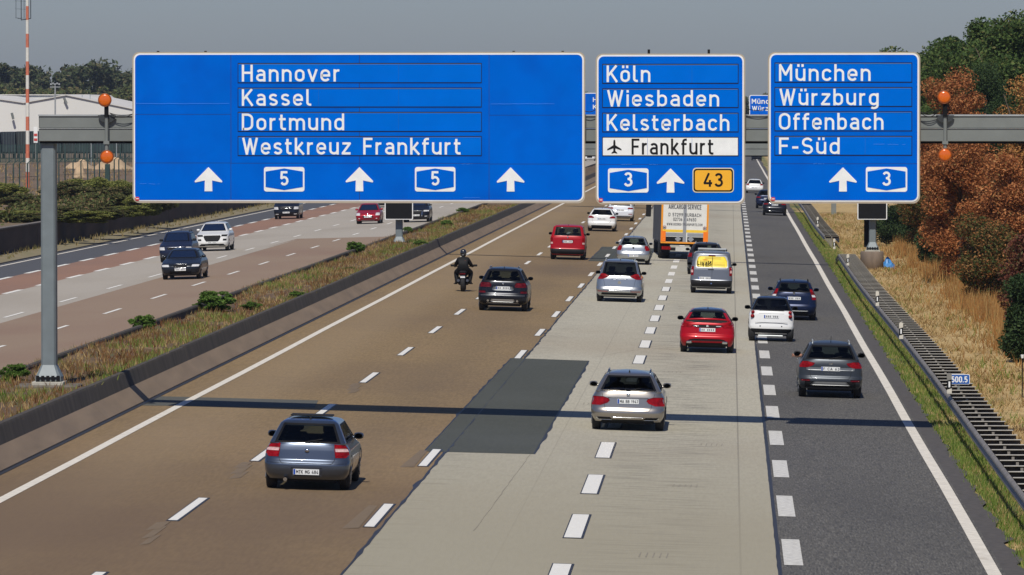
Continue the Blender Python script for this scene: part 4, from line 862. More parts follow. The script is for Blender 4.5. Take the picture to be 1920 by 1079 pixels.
# ------------------------------------------------------------------ airport things on the left
YH = 1000; M_HALL = mat('white hall sheeting', (.66, .65, .61), .6, var=.05, scale=.12, detail=6, stretch=(1, 1, .2)); M_HROOF = mat('hall roof', (.60, .58, .54), .7, var=.1, scale=.1)
H = thing('hangar', 'large white airport hall with low gabled roofs behind the parked trailers', 'building')
Z = lambda px, py: (PX(px, py, YH)[0], max(1.0, PX(px, py, YH)[1]))
def gable(pts, y0, y1, name='hall'):
    P = [Z(*q) for q in pts]; P = [(P[0][0], 1.0)] + P + [(P[-1][0], 1.0)]; mb = MB(); mb.prism(P, y0, y1); mb.build(name, M_HALL, H)
    for a, b in zip(P[1:-1], P[2:-1]): MB().add([(a[0], y0 - .3, a[1] + .02), (b[0], y0 - .3, b[1] + .02), (b[0], y1, b[1] + .02), (a[0], y1, a[1] + .02), (a[0], y0 - .3, a[1] + .18), (b[0], y0 - .3, b[1] + .18), (b[0], y1, b[1] + .18), (a[0], y1, a[1] + .18)], [(0, 1, 5, 4), (4, 5, 6, 7), (0, 3, 7, 4), (1, 2, 6, 5)]).build('roof', M_HROOF, H)
gable([(-130, 206), (-50, 180), (45, 194)], YH, YH + 60); gable([(45, 194), (125, 179.5), (330, 222)], YH - .6, YH + 60)
gable([(-160, 177), (92, 177), (104, 186)], YH + 62, YH + 100, 'rear_hall')
for a, b in (((22, 212), (25, 224)), ((120, 184), (125, 195))):
    p, q = at(*a, YH - 1.2), at(*b, YH - 1.2); MB().tube(p, q, .22, n=8).build('vent_pipe', M_GALV, H)
for px in (155, 170): x, z = PX(px, 178, YH + 4); MB().box(x - .09, x + .09, YH + 3, YH + 3.2, 4, z).build('flue', M_GALVL, H)
M_TRL = [mat('dark green tarpaulin', (.011, .022, .022), .6, var=.3, scale=.8), mat('dark blue tarpaulin', (.012, .018, .028), .6, var=.3, scale=.8), mat('black trailer', (.020, .024, .026), .6, var=.2)]
tw = ['leftmost dark trailer parked before the white hall', 'dark blue trailer left of the red and white mast', 'dark trailer directly behind the mast', 'dark trailer seen right of the mast', 'dark trailer hidden behind the gantry beam end', 'dark trailer below the beam left of the amber lights', 'dark blue trailer below the beam', 'dark trailer below the beam near the amber lamps', 'dark trailer right of the amber lights', 'dark blue trailer beside the widest sign']
for i in range(10):
    px = -14 + i * 28.5; Y = 855 + (i % 3) * 1.5; x = PX(px, 250, Y)[0]
    t = thing('parked_trailer', tw[i], 'trailer', (x, Y, 1.0), group='dark trailers parked in a row before the hall')
    MB().bbox(-1.05, 1.05, 0, 12, .95, 4.0 + .06 * (i % 3) + .15, .04).build('box_body', M_TRL[i % 3], t); MB().box(-1.0, 1.0, -.05, -.01, .95, 1.2).build('bumper', M_BLK, t)
    for s in (-1, 1): MB().lathe([(.3, -.15), (.45, -.12), (.45, .12), (.3, .15)], (s * .8, 1.2, .45), 'x', 14).build('wheel', M_BLK, t)
    mb = MB()
    for k in range(6): mb.tube((-1.05 + k * .42, -.12, 1.2), (-1.05 + k * .42, -.12, 4.1), .03, n=4)
    mb.build('lashing', mat('lashings', (.10, .14, .14), .6, var=0), t)
t = thing('warning_board', 'small red and white striped board beside the mast before the trailers', 'warning board'); 
x0, z1 = PX(63, 238, 840); x1, z0 = PX(70.5, 268, 840); MB().box(x0, x1, 840, 840.1, z0, z1).build('board', M_SW, t)
for k in range(2): MB().box(x0 + .05, x1 - .05, 839.95, 839.99, z0 + (z1 - z0) * (.12 + .3 * k), z0 + (z1 - z0) * (.27 + .3 * k)).build('stripe', mat('signal red', (.55, .05, .04), .5, var=.05), t)
MB().box((x0 + x1) / 2 - .06, (x0 + x1) / 2 + .06, 840.1, 840.2, 1, z1).build('post', M_GALV, t)
def sandheap(px, py0, py1, hw, Y, lab):
    x, z = PX(px, py1, Y); w = hw / F * Y; h = (py1 - py0) / F * Y + .4; n = 22; vs = []
    t = thing('sand_heap', lab, 'sand heap', (x, Y, 1.1))
    for i in range(n):
        for j in range(n): u, v = i / (n - 1) * 2 - 1, j / (n - 1) * 2 - 1; vs.append((u * w, v * w * 1.2, h * max(0, 1 - math.hypot(u, v) ** 1.3) * (1 + .2 * math.sin(u * 7 + v * 3)) + random.uniform(-.03, .05) * (abs(u) < .9)))
    mb = MB(); mb.add(vs, [(i * n + j, (i + 1) * n + j, (i + 1) * n + j + 1, i * n + j + 1) for i in range(n - 1) for j in range(n - 1)]); mb.build('sand', mat('sand', (.50, .36, .22), .95, var=.15, scale=.8), t, True)
sandheap(212, 286, 302, 42, 690, 'taller pale sand heap behind the lower amber lamp'); sandheap(150, 293, 304, 32, 700, 'lower sand heap just right of the gantry post')
sandheap(150, 306, 330, 14, 600, 'narrow strip of sand behind the fence')
M_FEN = mat('dark green fence steel', (.018, .045, .040), .6, var=.2, scale=3)
def fence(name, lab, p0, p1, n, h, zb, m=M_FEN, bend=True, tx=0):
    t = thing(name, lab, 'fence'); mp = MB(); w = .055; mp.box(-w, w, -w, w, 0, h * .88)
    if bend: mp.add([(-w, -w, h * .88), (w, -w, h * .88), (w + .42, -w, h), (-w + .42, -w, h), (-w, w, h * .88), (w, w, h * .88), (w + .42, w, h), (-w + .42, w, h)], [(0, 1, 2, 3), (4, 5, 6, 7), (0, 3, 7, 4), (1, 2, 6, 5)])
    me = bpy.data.meshes.new('fence_post'); me.from_pydata(mp.v, [], mp.f); me.materials.append(m)
    for i in range(n + 1): u = i / n; link('fence_post', me, t, (p0[0] + (p1[0] - p0[0]) * u + random.uniform(-.15, .15), p0[1] + (p1[1] - p0[1]) * u, zb))
    for z in (h * .45, h * .87, h * .05): MB().tube((p0[0], p0[1], zb + z), (p1[0], p1[1], zb + z), .018, n=4).build('wire', m, t)
    mb = MB(); L = math.dist(p0, p1); k = int(L / (.55 if bend else .22))
    for i in range(k): u = i / k; x, y = p0[0] + (p1[0] - p0[0]) * u, p0[1] + (p1[1] - p0[1]) * u; q_ = .008 if bend else .045; mb.add([(x - q_, y, zb), (x + q_, y, zb), (x + q_, y, zb + h * .86), (x - q_, y, zb + h * .86)], [(0, 1, 2, 3)])
    o = mb.build('mesh_wire', m, t); o['kind'] = 'stuff'; return t
fence('fence', 'dark green airport fence with angled post tops behind the shrubs', (-63.6, 470), (-56.2, 556), 27, 2.75, 1.12)
fence('fence', 'second dark fence farther back in front of the parked trailers', (-112, 780), (-76, 800), 60, 2.9, 1.1, bend=False)
x, z = PX(201, 308, 520); tag(MB().bbox(x - .22, x + .22, 520, 520.4, 1.1, z, .03).build('gate_post', M_FEN), 'thick dark green gate post under the lower amber lamp', 'post')
# masts
Ym = 515; xm_ = PX(52, 355, Ym)[0]; t = thing('radio_mast', 'tall slim mast with red and white bands at the left edge', 'mast', (xm_, Ym, 1.1))
red = mat('faded signal red', (.55, .16, .09), .6, var=.12, scale=4); whm = mat('mast white', (.66, .64, .58), .6, var=.08, scale=4)
b0 = 348.6; sc = Ym / F
for k in range(16):
    z0 = max(0, PX(52, 348.6 - k * 25.9 + (0 if k else 12), Ym)[1] - 1.1); z1 = PX(52, 348.6 - (k + 1) * 25.9, Ym)[1] - 1.1
    r0 = .19 - .004 * k; MB().tube((0, 0, z0), (0, 0, z1), r0, r0 - .004, 14, False).build('band', red if k % 2 == 0 else whm, t, True)
a = thing('antenna_frame', 'dark wire antenna frame hanging off the top of the banded mast', 'antenna', (xm_, Ym, 1.1)); zz_ = lambda py: PX(50, py, Ym)[1] - 1.1
mb = MB(); xo = lambda px: (px - 52) * sc
mb.path([(xo(58.5), 0, zz_(-30)), (xo(58.5), 0, zz_(35)), (xo(41), -.2, zz_(38)), (xo(41), -.2, zz_(-30))], .035, 6); mb.path([(xo(41), -.2, zz_(36)), (xo(32), -.5, zz_(34)), (xo(32), -.5, zz_(0))], .02, 5)
for py in (2, 17, 34): mb.tube((xo(30), -.5, zz_(py)), (xo(52), 0, zz_(py + 1)), .013, n=4)
mb.tube((xo(47), -.4, zz_(0)), (xo(47), -.4, zz_(34)), .02, n=5); mb.build('wire_frame', M_BLK, a)
Yl = 930; x = PX(103.5, 215, Yl)[0]; t = thing('floodlight_mast', 'grey floodlight mast with a crossbar of lamps before the white hall', 'mast', (x, Yl, 1))
zt = PX(103, 158, Yl)[1] - 1; MB().tube((0, 0, 0), (0, 0, zt), .16, .11, 8).build('pole', M_GALVL, t)
for k in range(5):
    s_ = (-.68 + k * .34); MB().box(s_ - .13, s_ + .13, -.2, .1, zt - .15 + .12 * (k % 2), zt + .12 + .12 * (k % 2)).build('floodlight', M_GALVL, t)
MB().box(-.85, .85, -.04, .04, zt - .55, zt - .42).build('crossbar', M_GALVL, t); MB().tube((-.6, 0, zt), (-.6, 0, zt + 2.3), .03, n=5).build('rod', M_GALVL, t)
for px, py0, py1, lab in ((218.5, 268, 286, 'short pale pole behind the taller sand heap'), (171, 268, 279, 'short pale pole between the amber light pole and the gantry post')):
    x, z = PX(px, py0, 720); tag(MB().tube((x, 720, 1), (x, 720, z), .06, n=6).build('pole', M_GALVL), lab, 'pole')
# ================================================================== vehicles
M_TYRE = mat('tyre', (.012, .012, .013), .8, var=.1, scale=8); M_RIM = mat('rim', (.30, .31, .32), .3, .8, var=.05)
M_PLA = mat('black plastic', (.010, .010, .011), .65, var=.1, scale=5, spec=.25); M_INT = mat('dark upholstery', (.020, .020, .022), .8, var=.2, scale=5)
M_CHR = mat('chrome', (.62, .63, .64), .12, 1, var=0); M_PLATE = mat('number plate', (.72, .73, .72), .4, var=.02); M_EU = mat('plate blue', (.01, .06, .35), .4, var=0)
M_LR = mat('red lamp glass', (.21, .003, .005), .2, var=.45, scale=9, coat=.15, spec=.2); M_LRD = mat('dark red lamp glass', (.10, .004, .007), .2, var=.4, scale=9, coat=.15, spec=.2); M_LW = mat('clear lamp glass', (.60, .60, .60), .12, var=.2, scale=25, coat=1); M_LP = mat('pinkish lamp glass', (.60, .38, .36), .12, var=.2, scale=25, coat=1)
M_PLATEINK = mat('plate ink', (.03, .03, .035), .5, var=0); M_SMUDGE = mat('blurred plate ink', (.16, .16, .17), .5, var=.3, scale=30)
def glass_mat(name, tint, fac):
    if name in MATS: return MATS[name]
    m = bpy.data.materials.new(name); m.use_nodes = True; n = m.node_tree; n.nodes.clear()
    o = n.nodes.new('ShaderNodeOutputMaterial'); t = n.nodes.new('ShaderNodeBsdfTransparent'); t.inputs[0].default_value = (*tint, 1)
    gl = n.nodes.new('ShaderNodeBsdfGlossy'); gl.inputs['Roughness'].default_value = .03; gl.inputs[0].default_value = (.40, .42, .44, 1); fr = n.nodes.new('ShaderNodeFresnel'); fr.inputs[0].default_value = 1.52
    a = n.nodes.new('ShaderNodeMath'); a.operation = 'ADD'; a.inputs[1].default_value = fac; n.links.new(fr.outputs[0], a.inputs[0])
    x = n.nodes.new('ShaderNodeMixShader'); n.links.new(a.outputs[0], x.inputs[0]); n.links.new(t.outputs[0], x.inputs[1]); n.links.new(gl.outputs[0], x.inputs[2]); n.links.new(x.outputs[0], o.inputs[0])
    MATS[name] = m; return m
GL = glass_mat('car glass', (.42, .48, .46), .01); GLD = glass_mat('dark car glass', (.10, .11, .12), .02)
def paint(name, col, metal=.5, rough=.32, coat=1):
    dark = max(col) < .12 or (col[0] > .2 and col[1] < .03)
    return mat(name, col, rough, metal * (.6 if dark else 1), var=.02, scale=2, coat=.18 if dark else .8, spec=.25 if dark else .5)
M_SEAL = mat('window seal', (.005, .005, .006), .6, var=0, spec=.15)
M_BLK2 = mat('gloss black roof', (.012, .013, .015), .25, var=0, coat=1)
FAM = {
 #        L     W     H    belt  zb  bt   rear window rake, roof width, hood len, vertical?
 'hatch': dict(L=4.22, W=.875, H=1.42, belt=.95, bt=.62, rk=.34, wr=.68, hood=1.05, zh=.72, bump=.07, dr=.42),
 'estate': dict(L=4.70, W=.905, H=1.43, belt=.96, bt=.58, rk=.46, wr=.665, hood=1.25, zh=.72, bump=.05, dr=.40),
 'suv': dict(zb=.25, L=4.35, W=.905, H=1.58, belt=1.10, bt=.72, rk=.38, wr=.67, hood=1.05, zh=.88, bump=.06, dr=.40),
 'mpv': dict(zb=.25, L=4.80, W=.94, H=1.72, belt=1.06, bt=.62, rk=.36, wr=.73, hood=.95, zh=.88, bump=.06, dr=.40),
 'van': dict(zb=.25, L=4.40, W=.905, H=1.82, belt=1.18, bt=.55, rk=.16, wr=.88, bw=.95, hood=.9, zh=.92, bump=.05, dr=.22),
 'micro': dict(zb=.25, L=2.70, W=.78, H=1.55, belt=1.06, bt=.55, rk=.24, wr=.70, bw=.90, hood=.55, zh=.84, bump=.02, dr=.40),
 'sedan': dict(L=4.70, W=.91, H=1.44, belt=.98, bt=.62, rk=.62, wr=.66, hood=1.35, zh=.72, bump=.05, dr=.42),
}
class Shell:
    def __init__(s, p):
        s.p = p; L, W, H, b, bt, rk, wr, hd, zh, bu = [p[k] for k in ('L', 'W', 'H', 'belt', 'bt', 'rk', 'wr', 'hood', 'zh', 'bump')]
        s.L = L; tg = H - .105; zb = p.get('zb', .22); s.zb = zb; s.tg = tg; tk = p.get('trunk', 0); bw = p.get('bw', .875)
        s.RP = [(zb, .16), (zb + .08, .05), (.42, .0), (bt - .04, .0), (bt + .02, bu * .5), (bt + .05, bu), (b - .13, bu + .02 + p.get('lean', .02)), (b - .03, bu + .07 + tk * .3), (b + .03, bu + .10 + tk), (tg, bu + .10 + tk + rk), (H - .07, bu + .14 + tk + rk), (H - .035, bu + .30 + tk + rk), (H - .012, bu + .85 + tk + rk), (H, L * .42)]
        s.WP = [(zb, W * .90), (.34, W * .965), (.52, W), (b - .30, W), (b - .14, W * (bw + 1.08) / 2), (b - .03, W * (bw + .03)), (b + .03, W * bw), (tg, W * wr), (H - .07, W * (wr - .05)), (H - .035, W * (wr - .12)), (H - .012, W * (wr - .27)), (H, .05)]
        s.FP = [(zb, .16), (.34, .03), (.50, 0), (.62, .02), (zh - .04, .08), (zh + .03, .24), (zh + .09, .52), (b - .08, hd * .72), (b - .02, hd * .95), (b + .03, hd + .06), (tg, hd + .06 + (tg - b) * 1.45), (H - .07, hd + .20 + (tg - b) * 1.45), (H - .035, hd + .42 + (tg - b) * 1.45), (H - .012, hd + .85 + (tg - b) * 1.45), (H, L * .56)]
        for P in (s.FP,):
            P.sort()
        s.belt = b
    def itp(s, P, z):
        xs = [q[0] for q in P]; ys = [q[1] for q in P]; f = lambda q: float(np.interp(q, xs, ys))
        d = .012; return .25 * f(z - d) + .5 * f(z) + .25 * f(z + d)
    def w(s, z): return s.itp(s.WP, z)
    def r0(s, z): return s.itp(s.RP, z)
    def f0(s, z): return s.L - s.itp(s.FP, z)
    def dr(s, z): return min(s.p['dr'] if z < s.belt else .24, .45 * (s.f0(z) - s.r0(z)))
    def df(s, z): return min(.55 if z < s.belt else .42, .45 * (s.f0(z) - s.r0(z)))
    N = 3.6
    def ry(s, x, z):
        q = min(.9999, (abs(x) / s.w(z)) ** s.N); return s.r0(z) + s.dr(z) * (1 - (1 - q) ** (1 / s.N))
    def fy(s, x, z):
        q = min(.9999, (abs(x) / s.w(z)) ** s.N); return s.f0(z) - s.df(z) * (1 - (1 - q) ** (1 / s.N))
    def sx(s, y, z):
        t = 0; a = s.r0(z) + s.dr(z) - y; b = y - (s.f0(z) - s.df(z))
        if a > 0: t = min(.9999, a / s.dr(z))
        elif b > 0: t = min(.9999, b / s.df(z))
        return s.w(z) * (1 - t ** s.N) ** (1 / s.N)
    def ring(s, z, nr=28, ns=12):
        P = []; w, N = s.w(z), s.N
        for i in range(nr + 1):
            th = R(-90 + 180 * i / nr); sn, c = math.sin(th), math.cos(th); P.append((w * math.copysign(abs(sn) ** (2 / N), sn), s.r0(z) + s.dr(z) * (1 - abs(c) ** (2 / N))))
        ya, yb = s.r0(z) + s.dr(z), s.f0(z) - s.df(z)
        for i in range(1, ns): P.append((w, ya + (yb - ya) * i / ns))
        for i in range(nr + 1):
            th = R(90 - 180 * i / nr); sn, c = math.sin(th), math.cos(th); P.append((w * math.copysign(abs(sn) ** (2 / N), sn), s.f0(z) - s.df(z) * (1 - abs(c) ** (2 / N))))
        for i in range(1, ns): P.append((-w, yb + (ya - yb) * i / ns))
        return P
def make_car(name, label, cat, X, Y, p, pnt, group=None, flip=False, yaw=0, opt=None):
    opt = opt or {}; S = Shell(p); L, H, b, tg = S.L, p['H'], S.belt, S.tg
    wr = p.get('wheel_r', .32)
    t = thing(name, label, cat, (X, Y, gz(X)), R((180 if flip else 0) + yaw), group)
    t.rotation_euler.y = math.atan(.028 if X > -17 else -.025) * (-1 if flip else 1)
    zs = [S.zb]; crit = sorted(set([q[0] for P in (S.RP, S.WP, S.FP) for q in P]))
    for c in crit[0:]:
        while c - zs[-1] > .05: zs.append(zs[-1] + (c - zs[-1]) / max(2, math.ceil((c - zs[-1]) / .04)))
        if c - zs[-1] > .006: zs.append(c)
    rings = [S.ring(z) for z in zs]; n = len(rings[0]); V = []; Fc = []
    for z, rg in zip(zs, rings): V += [(x, y, z) for x, y in rg]
    van = opt.get('blind', False); wf = opt.get('rw', .83) + .03; rb = opt.get('rb', .02); rt = opt.get('rt', .0)
    rwz0, rwz1 = b + rb, tg + rt
    if opt.get('norw'): rwz0 = rwz1 = 9
    sd0, sd1 = b + .02, tg - .01
    def inside(cx, cy, cz):
        if rwz0 + .02 < cz < rwz1 - .02 and cy < S.r0(cz) + S.dr(cz) * .9 and abs(cx) < S.w(cz) * wf - .02 and cy < L / 2: return True
        if sd0 + .02 < cz < sd1 - .02 and S.r0(cz) + .42 < cy < S.f0(cz) - .34 and abs(cx) > S.w(cz) * .80: return not van or cy > L * .5
        if sd0 + .02 < cz < sd1 - .01 and cy > L / 2 and abs(cx) < S.w(cz) * .84 and cy > S.f0(cz) - .34: return True
        return False
    for k in range(len(zs) - 1):
        for i in range(n):
            j = (i + 1) % n; q = (k * n + i, k * n + j, (k + 1) * n + j, (k + 1) * n + i)
            cx, cy, cz = [sum(V[a][d] for a in q) / 4 for d in range(3)]
            if not inside(cx, cy, cz): Fc.append(q)
    Fc.append(tuple(range((len(zs) - 1) * n, len(zs) * n)))
    m = MB(); m.add(V, Fc); two = opt.get('two')
    if two: m.m = [1 if two(*[sum(V[a][d] for a in q[:4]) / 4 for d in range(3)], S) else 0 for q in Fc]
    body = m.build('body', [pnt, M_BLK2] if two else pnt, t, True)
    cabin = opt.get('roofmat')
    # patches laid on the shell
    def rpatch(nm, rows, mt, off=.006, nx=10, parent=t, edge=None, side='r', smooth=True):
        mb = MB(); vs = []; rr_ = [rows[0]]
        for a_ in rows[1:]:
            k_ = max(1, math.ceil((a_[0] - rr_[-1][0]) / .03)); b_0 = rr_[-1]
            rr_ += [tuple(b_0[d] + (a_[d] - b_0[d]) * i / k_ for d in range(3)) for i in range(1, k_ + 1)]
        if not edge: rows = rr_
        for z, x0, x1 in rows:
            if side in ('r', 'f'): lim = S.w(z) * .985; x0 = max(-lim, min(lim, x0)); x1 = max(-lim, min(lim, x1))
            for i in range(nx + 1):
                x = x0 + (x1 - x0) * i / nx
                if side == 'r': vs.append((x, S.ry(x, z) - off, z))
                elif side == 'f': vs.append((x, S.fy(x, z) + off, z))
                else: vs.append((side * (S.sx(x, z) + off), x, z))
        c = nx + 1; fs = []; mi = []
        for k in range(len(rows) - 1):
            for i in range(nx):
                fs.append((k * c + i, k * c + i + 1, (k + 1) * c + i + 1, (k + 1) * c + i)); mi.append(1 if edge and (k in (0, len(rows) - 2) or i in (0, nx - 1)) else 0)
        # skirt
        b_ = len(vs); ring_ = [i for i in range(c)] + [k * c + nx for k in range(1, len(rows))] + [(len(rows) - 1) * c + i for i in range(nx - 1, -1, -1)] + [k * c for k in range(len(rows) - 2, 0, -1)]
        if not edge:
            for i in ring_:
                x, y, z = vs[i]; vs.append((x, y + (.02 + off) * (1 if side == 'r' else -1), z) if side in ('r', 'f') else (x - side * (.02 + off), y, z))
            for a in range(len(ring_)): d = (a + 1) % len(ring_); fs.append((ring_[a], ring_[d], b_ + d, b_ + a)); mi.append(0)
        mb.add(vs, fs); mb.m = mi; return mb.build(nm, [mt, edge] if edge else mt, parent, smooth)
    def win(rows_fn, z0, z1, nz=5): return [(z, *rows_fn(z)) for z in [z0, z0 + .035] + [z0 + .035 + (z1 - z0 - .07) * i / nz for i in range(1, nz)] + [z1 - .035, z1]]
    gm = opt.get('glass', GL); gs = opt.get('sideglass', gm)
    if not opt.get('norw'): rpatch('rear_window', win(lambda z: (-S.w(z) * wf, S.w(z) * wf), rwz0 - .01, rwz1 + .01), gm, .004, 24, edge=M_SEAL)
    rpatch('windscreen', win(lambda z: (-S.w(z) * .87, S.w(z) * .87), b + .0, tg + .02), opt.get('front', GL), .004, 24, edge=M_SEAL, side='f')
    for sd in (-1, 1):
        if van: rpatch('side_window', win(lambda z: (L * .50, S.f0(z) - .30), sd0, sd1), gs, .004, 12, edge=M_SEAL, side=sd)
        else:
            rpatch('side_window', win(lambda z: (S.r0(z) + .36 + opt.get('dp', 0), S.f0(z) - .30), sd0, sd1), gs, .004, 16, edge=M_SEAL, side=sd)
            y = L * .52; rpatch('pillar_trim', [(sd0, y - .04, y + .04), (sd1, y - .10, y - .02)], M_PLA, .007, 2, side=sd)
    # interior
    MB().box(-S.w(b) * .86, S.w(b) * .86, S.r0(b) + .25, S.f0(b) - .45, b - .12, b - .08).build('interior', M_INT, t)
    for sx_ in (-.36, .36):
        for yy, nm in ((L * .52, 'front_seat'), (L * .29 if L > 3 else None, 'rear_seat')):
            if yy is None: continue
            mb = MB(); mb.bbox(sx_ - .23, sx_ + .23, yy, yy + .16, b - .3, b + .12, .06); mb.bbox(sx_ - .13, sx_ + .13, yy, yy + .10, b + .15, b + .33, .04); mb.build(nm, M_INT, t)
    # lower body, arches, wheels
    MB().box(-S.w(.5) * .70, S.w(.5) * .70, .25, L - .35, S.zb - .05, S.zb + .10).build('underbody', M_PLA, t)
    yr_, yf_ = (.72 if L > 3 else .45), L - (.80 if L > 3 else .48)
    tr = S.w(.4) - .02
    for yy in (yr_, yf_):
        for sd in (-1, 1):
            mb = MB(); P = []; k = 14
            for i in range(k + 1):
                a = math.pi * i / k; y = yy + (wr + .06) * math.cos(a); z = max(S.zb, wr + (wr + .055) * math.sin(a)); P.append((y, z))
            vs = [(sd * (S.sx(yy, wr) + .006), yy, S.zb)] + [(sd * (S.sx(y, z) + .006), y, z) for y, z in P]
            mb.add(vs, [(0, i, i + 1) for i in range(1, k + 1)]); mb.build('wheel_arch', M_PLA, t)
            wo = MB().lathe([(wr * .62, -.10), (wr - .02, -.10), (wr, -.07), (wr, .07), (wr - .02, .10), (wr * .66, .105)], (sd * (tr - .09), yy, wr), 'x', 24).build('wheel', M_TYRE, t, True)
            mb = MB(); mb.lathe([(.02, .0), (wr * .62, .0), (wr * .66, .012)], (sd * (tr + .012), yy, wr), 'x', 20)
            for q in range(5): a = R(72 * q); mb.tube((sd * (tr + .015), yy, wr), (sd * (tr + .015), yy + math.cos(a) * wr * .6, wr + math.sin(a) * wr * .6), .03, n=4)
            mb.build('rim', M_RIM if not opt.get('darkrim') else M_PLA, wo)
    # mirrors
    mw = opt.get('mw', .20); ym = S.f0(b + .04) - .62 if L > 3 else S.f0(b + .04) - .45
    for sd in (-1, 1):
        x = sd * (S.sx(ym, b) - .005); mb = MB(); mb.lathe([(.03, -.105), (.075, -.09), (.095, -.05), (.10, .0), (.095, .05), (.07, .09), (.02, .105)], (0, 0, 0), 'x', 14)
        mb.v = [(v[0] * mw / .21 + x + sd * (.015 + mw * .5), v[1] * .75 + ym, v[2] * .70 + b + .055) for v in mb.v]
        mb.tube((x - sd * .05, ym, b + .01), (x + sd * .06, ym, b + .03), .03, n=6); o = mb.build('mirror', opt.get('mirror', pnt), t, True)
        mg = MB().lathe([(.01, .0), (.074, .0)], (0, 0, 0), 'y', 14); mg.v = [(v[0] * 1.05, v[1], v[2] * .72) for v in mg.v]; mg.build('mirror_glass', mat('mirror glass', (.20, .26, .26), .2, .5, var=0), o, False, (x + sd * (.015 + mw * .5), ym - .079, b + .055))
    # lights and trims, given per vehicle
    for nm, rows, mt, *rest in opt.get('rear', []):
        sym = rest[0] if rest else True; off = rest[1] if len(rest) > 1 else .010
        for sd in ((1, -1) if sym else (1,)):
            rr = [(z, sd * S.w(z) * a, sd * S.w(z) * c) for z, a, c in rows]
            rpatch(nm, rr, MATS.get(mt, M_PLA) if isinstance(mt, str) else mt, off, 8 if sym else 20)
    for nm, rows, mt, *rest in opt.get('front_parts', []):
        sym = rest[0] if rest else True
        for sd in ((1, -1) if sym else (1,)):
            rpatch(nm, [(z, sd * S.w(z) * a, sd * S.w(z) * c) for z, a, c in rows], mt, .010, 8 if sym else 20, side='f')
    if not opt.get('front_parts'):
        for sd in (1, -1): rpatch('headlight', [(p['zh'] - .12, sd * S.w(.6) * .58, sd * S.w(.6) * .93), (p['zh'] - .0, sd * S.w(.6) * .62, sd * S.w(.6) * .96)], M_LW, .01, 6, side='f')
    # number plate
    if opt.get('plate', True):
        zc = opt.get('pz', .80); sg = -1
        px_, y = opt.get('pxo', 0), S.ry(0, zc)
        tilt = 0; pw, ph = .26, .056
        if not flip:
            y0 = min(S.ry(0, zc - ph), S.ry(0, zc + ph)) - .014
            po = MB().box(px_ - pw, px_ + pw, y0, y0 + .03, zc - ph, zc + ph).build('number_plate', M_PLATE, t)
            MB().box(px_ - pw + .005, px_ - pw + .045, y0 - .0015, y0 - .0005, zc - ph + .004, zc + ph - .004).build('country_strip', M_EU, po)
            if opt.get('text'): text(MB(), opt['text'], px_ - pw + .06, px_ + pw - .015, zc - .036, .072, y0 - .002, .085).build('lettering', M_PLATEINK, po)
            else:
                mb = MB()
                for k in range(7):
                    if k == opt.get('gap', 3): continue
                    a = px_ - pw + .075 + k * .062; mb.box(a, a + .036, y0 - .002, y0 - .0005, zc - .032, zc + .032)
                mb.build('blurred_characters', M_SMUDGE, po)
        else:
            zc = opt.get('pz', .45); y0 = S.fy(0, zc) + .03
            po = MB().box(-pw, pw, y0 - .03, y0, zc - ph, zc + ph).build('number_plate', M_PLATE, t); mb = MB()
            for k in range(7):
                if k != 3: a = -pw + .06 + k * .062; mb.box(a, a + .036, y0 + .0005, y0 + .002, zc - .03, zc + .03)
            mb.build('blurred_characters', M_SMUDGE, po)
    if opt.get('rails'):
        for sd in (-1, 1):
            x = S.w(H - .07) * .93; z = H - .03; mb = MB(); y0, y1 = S.r0(H - .07) + .12, S.f0(H - .07) - .55
            mb.path([(sd * x, y0, z - .05), (sd * x * .99, y0 + .10, z + .045), (sd * x * .99, y1 - .12, z + .045), (sd * x, y1, z - .05)], .018, 6); mb.build('roof_rail', opt['rails'], t, True)
    if opt.get('antenna', True):
        y = S.r0(H - .07) + .28; mb = MB()
        if opt.get('antenna') == 'rod': mb.tube((0, y, H - .03), (0, y - .14, H + .16), .009, .005, 5)
        else: mb.add([(-.02, y, H - .03), (.02, y, H - .03), (.02, y + .14, H - .02), (-.02, y + .14, H - .02), (0, y + .01, H + .045)], [(0, 1, 4), (1, 2, 4), (2, 3, 4), (3, 0, 4)])
        mb.build('antenna', opt.get('antmat', M_PLA), t)
    if opt.get('wiper', not flip and not opt.get('norw')):
        z0 = rwz0 + .02; mb = MB(); mb.box(-.05, .05, S.ry(0, z0) - .03, S.ry(0, z0) - .005, z0 - .03, z0 + .01); mb.tube((0, S.ry(0, z0) - .03, z0), (.30, S.ry(.3, z0 + .05) - .025, z0 + .05), .010, n=5); mb.build('wiper', M_PLA, t)
    if opt.get('spoiler') is not False and not flip:
        z = H - .055; w_ = S.w(z) * .86; y = S.r0(z); mb = MB(); vs = []; k = 12
        for i in range(k + 1):
            x = -w_ + 2 * w_ * i / k; e = .10 * (abs(x) / w_) ** 4; vs += [(x, y - .07 + e + .02, z - .02), (x, y + .16, z + .022 - .02 * (abs(x) / w_) ** 3), (x, y + .06, z - .05)]
        mb.add(vs, [q for i in range(k) for q in ((i * 3, i * 3 + 3, i * 3 + 4, i * 3 + 1), (i * 3, i * 3 + 2, i * 3 + 5, i * 3 + 3))]); sp = mb.build('spoiler', opt.get('spoilmat', pnt), t, True)
        MB().box(-.12, .12, y - .058, y - .04, z - .035, z - .02).build('brake_light', M_LRD, sp)
    if opt.get('post'): opt['post'](t, S, rpatch)
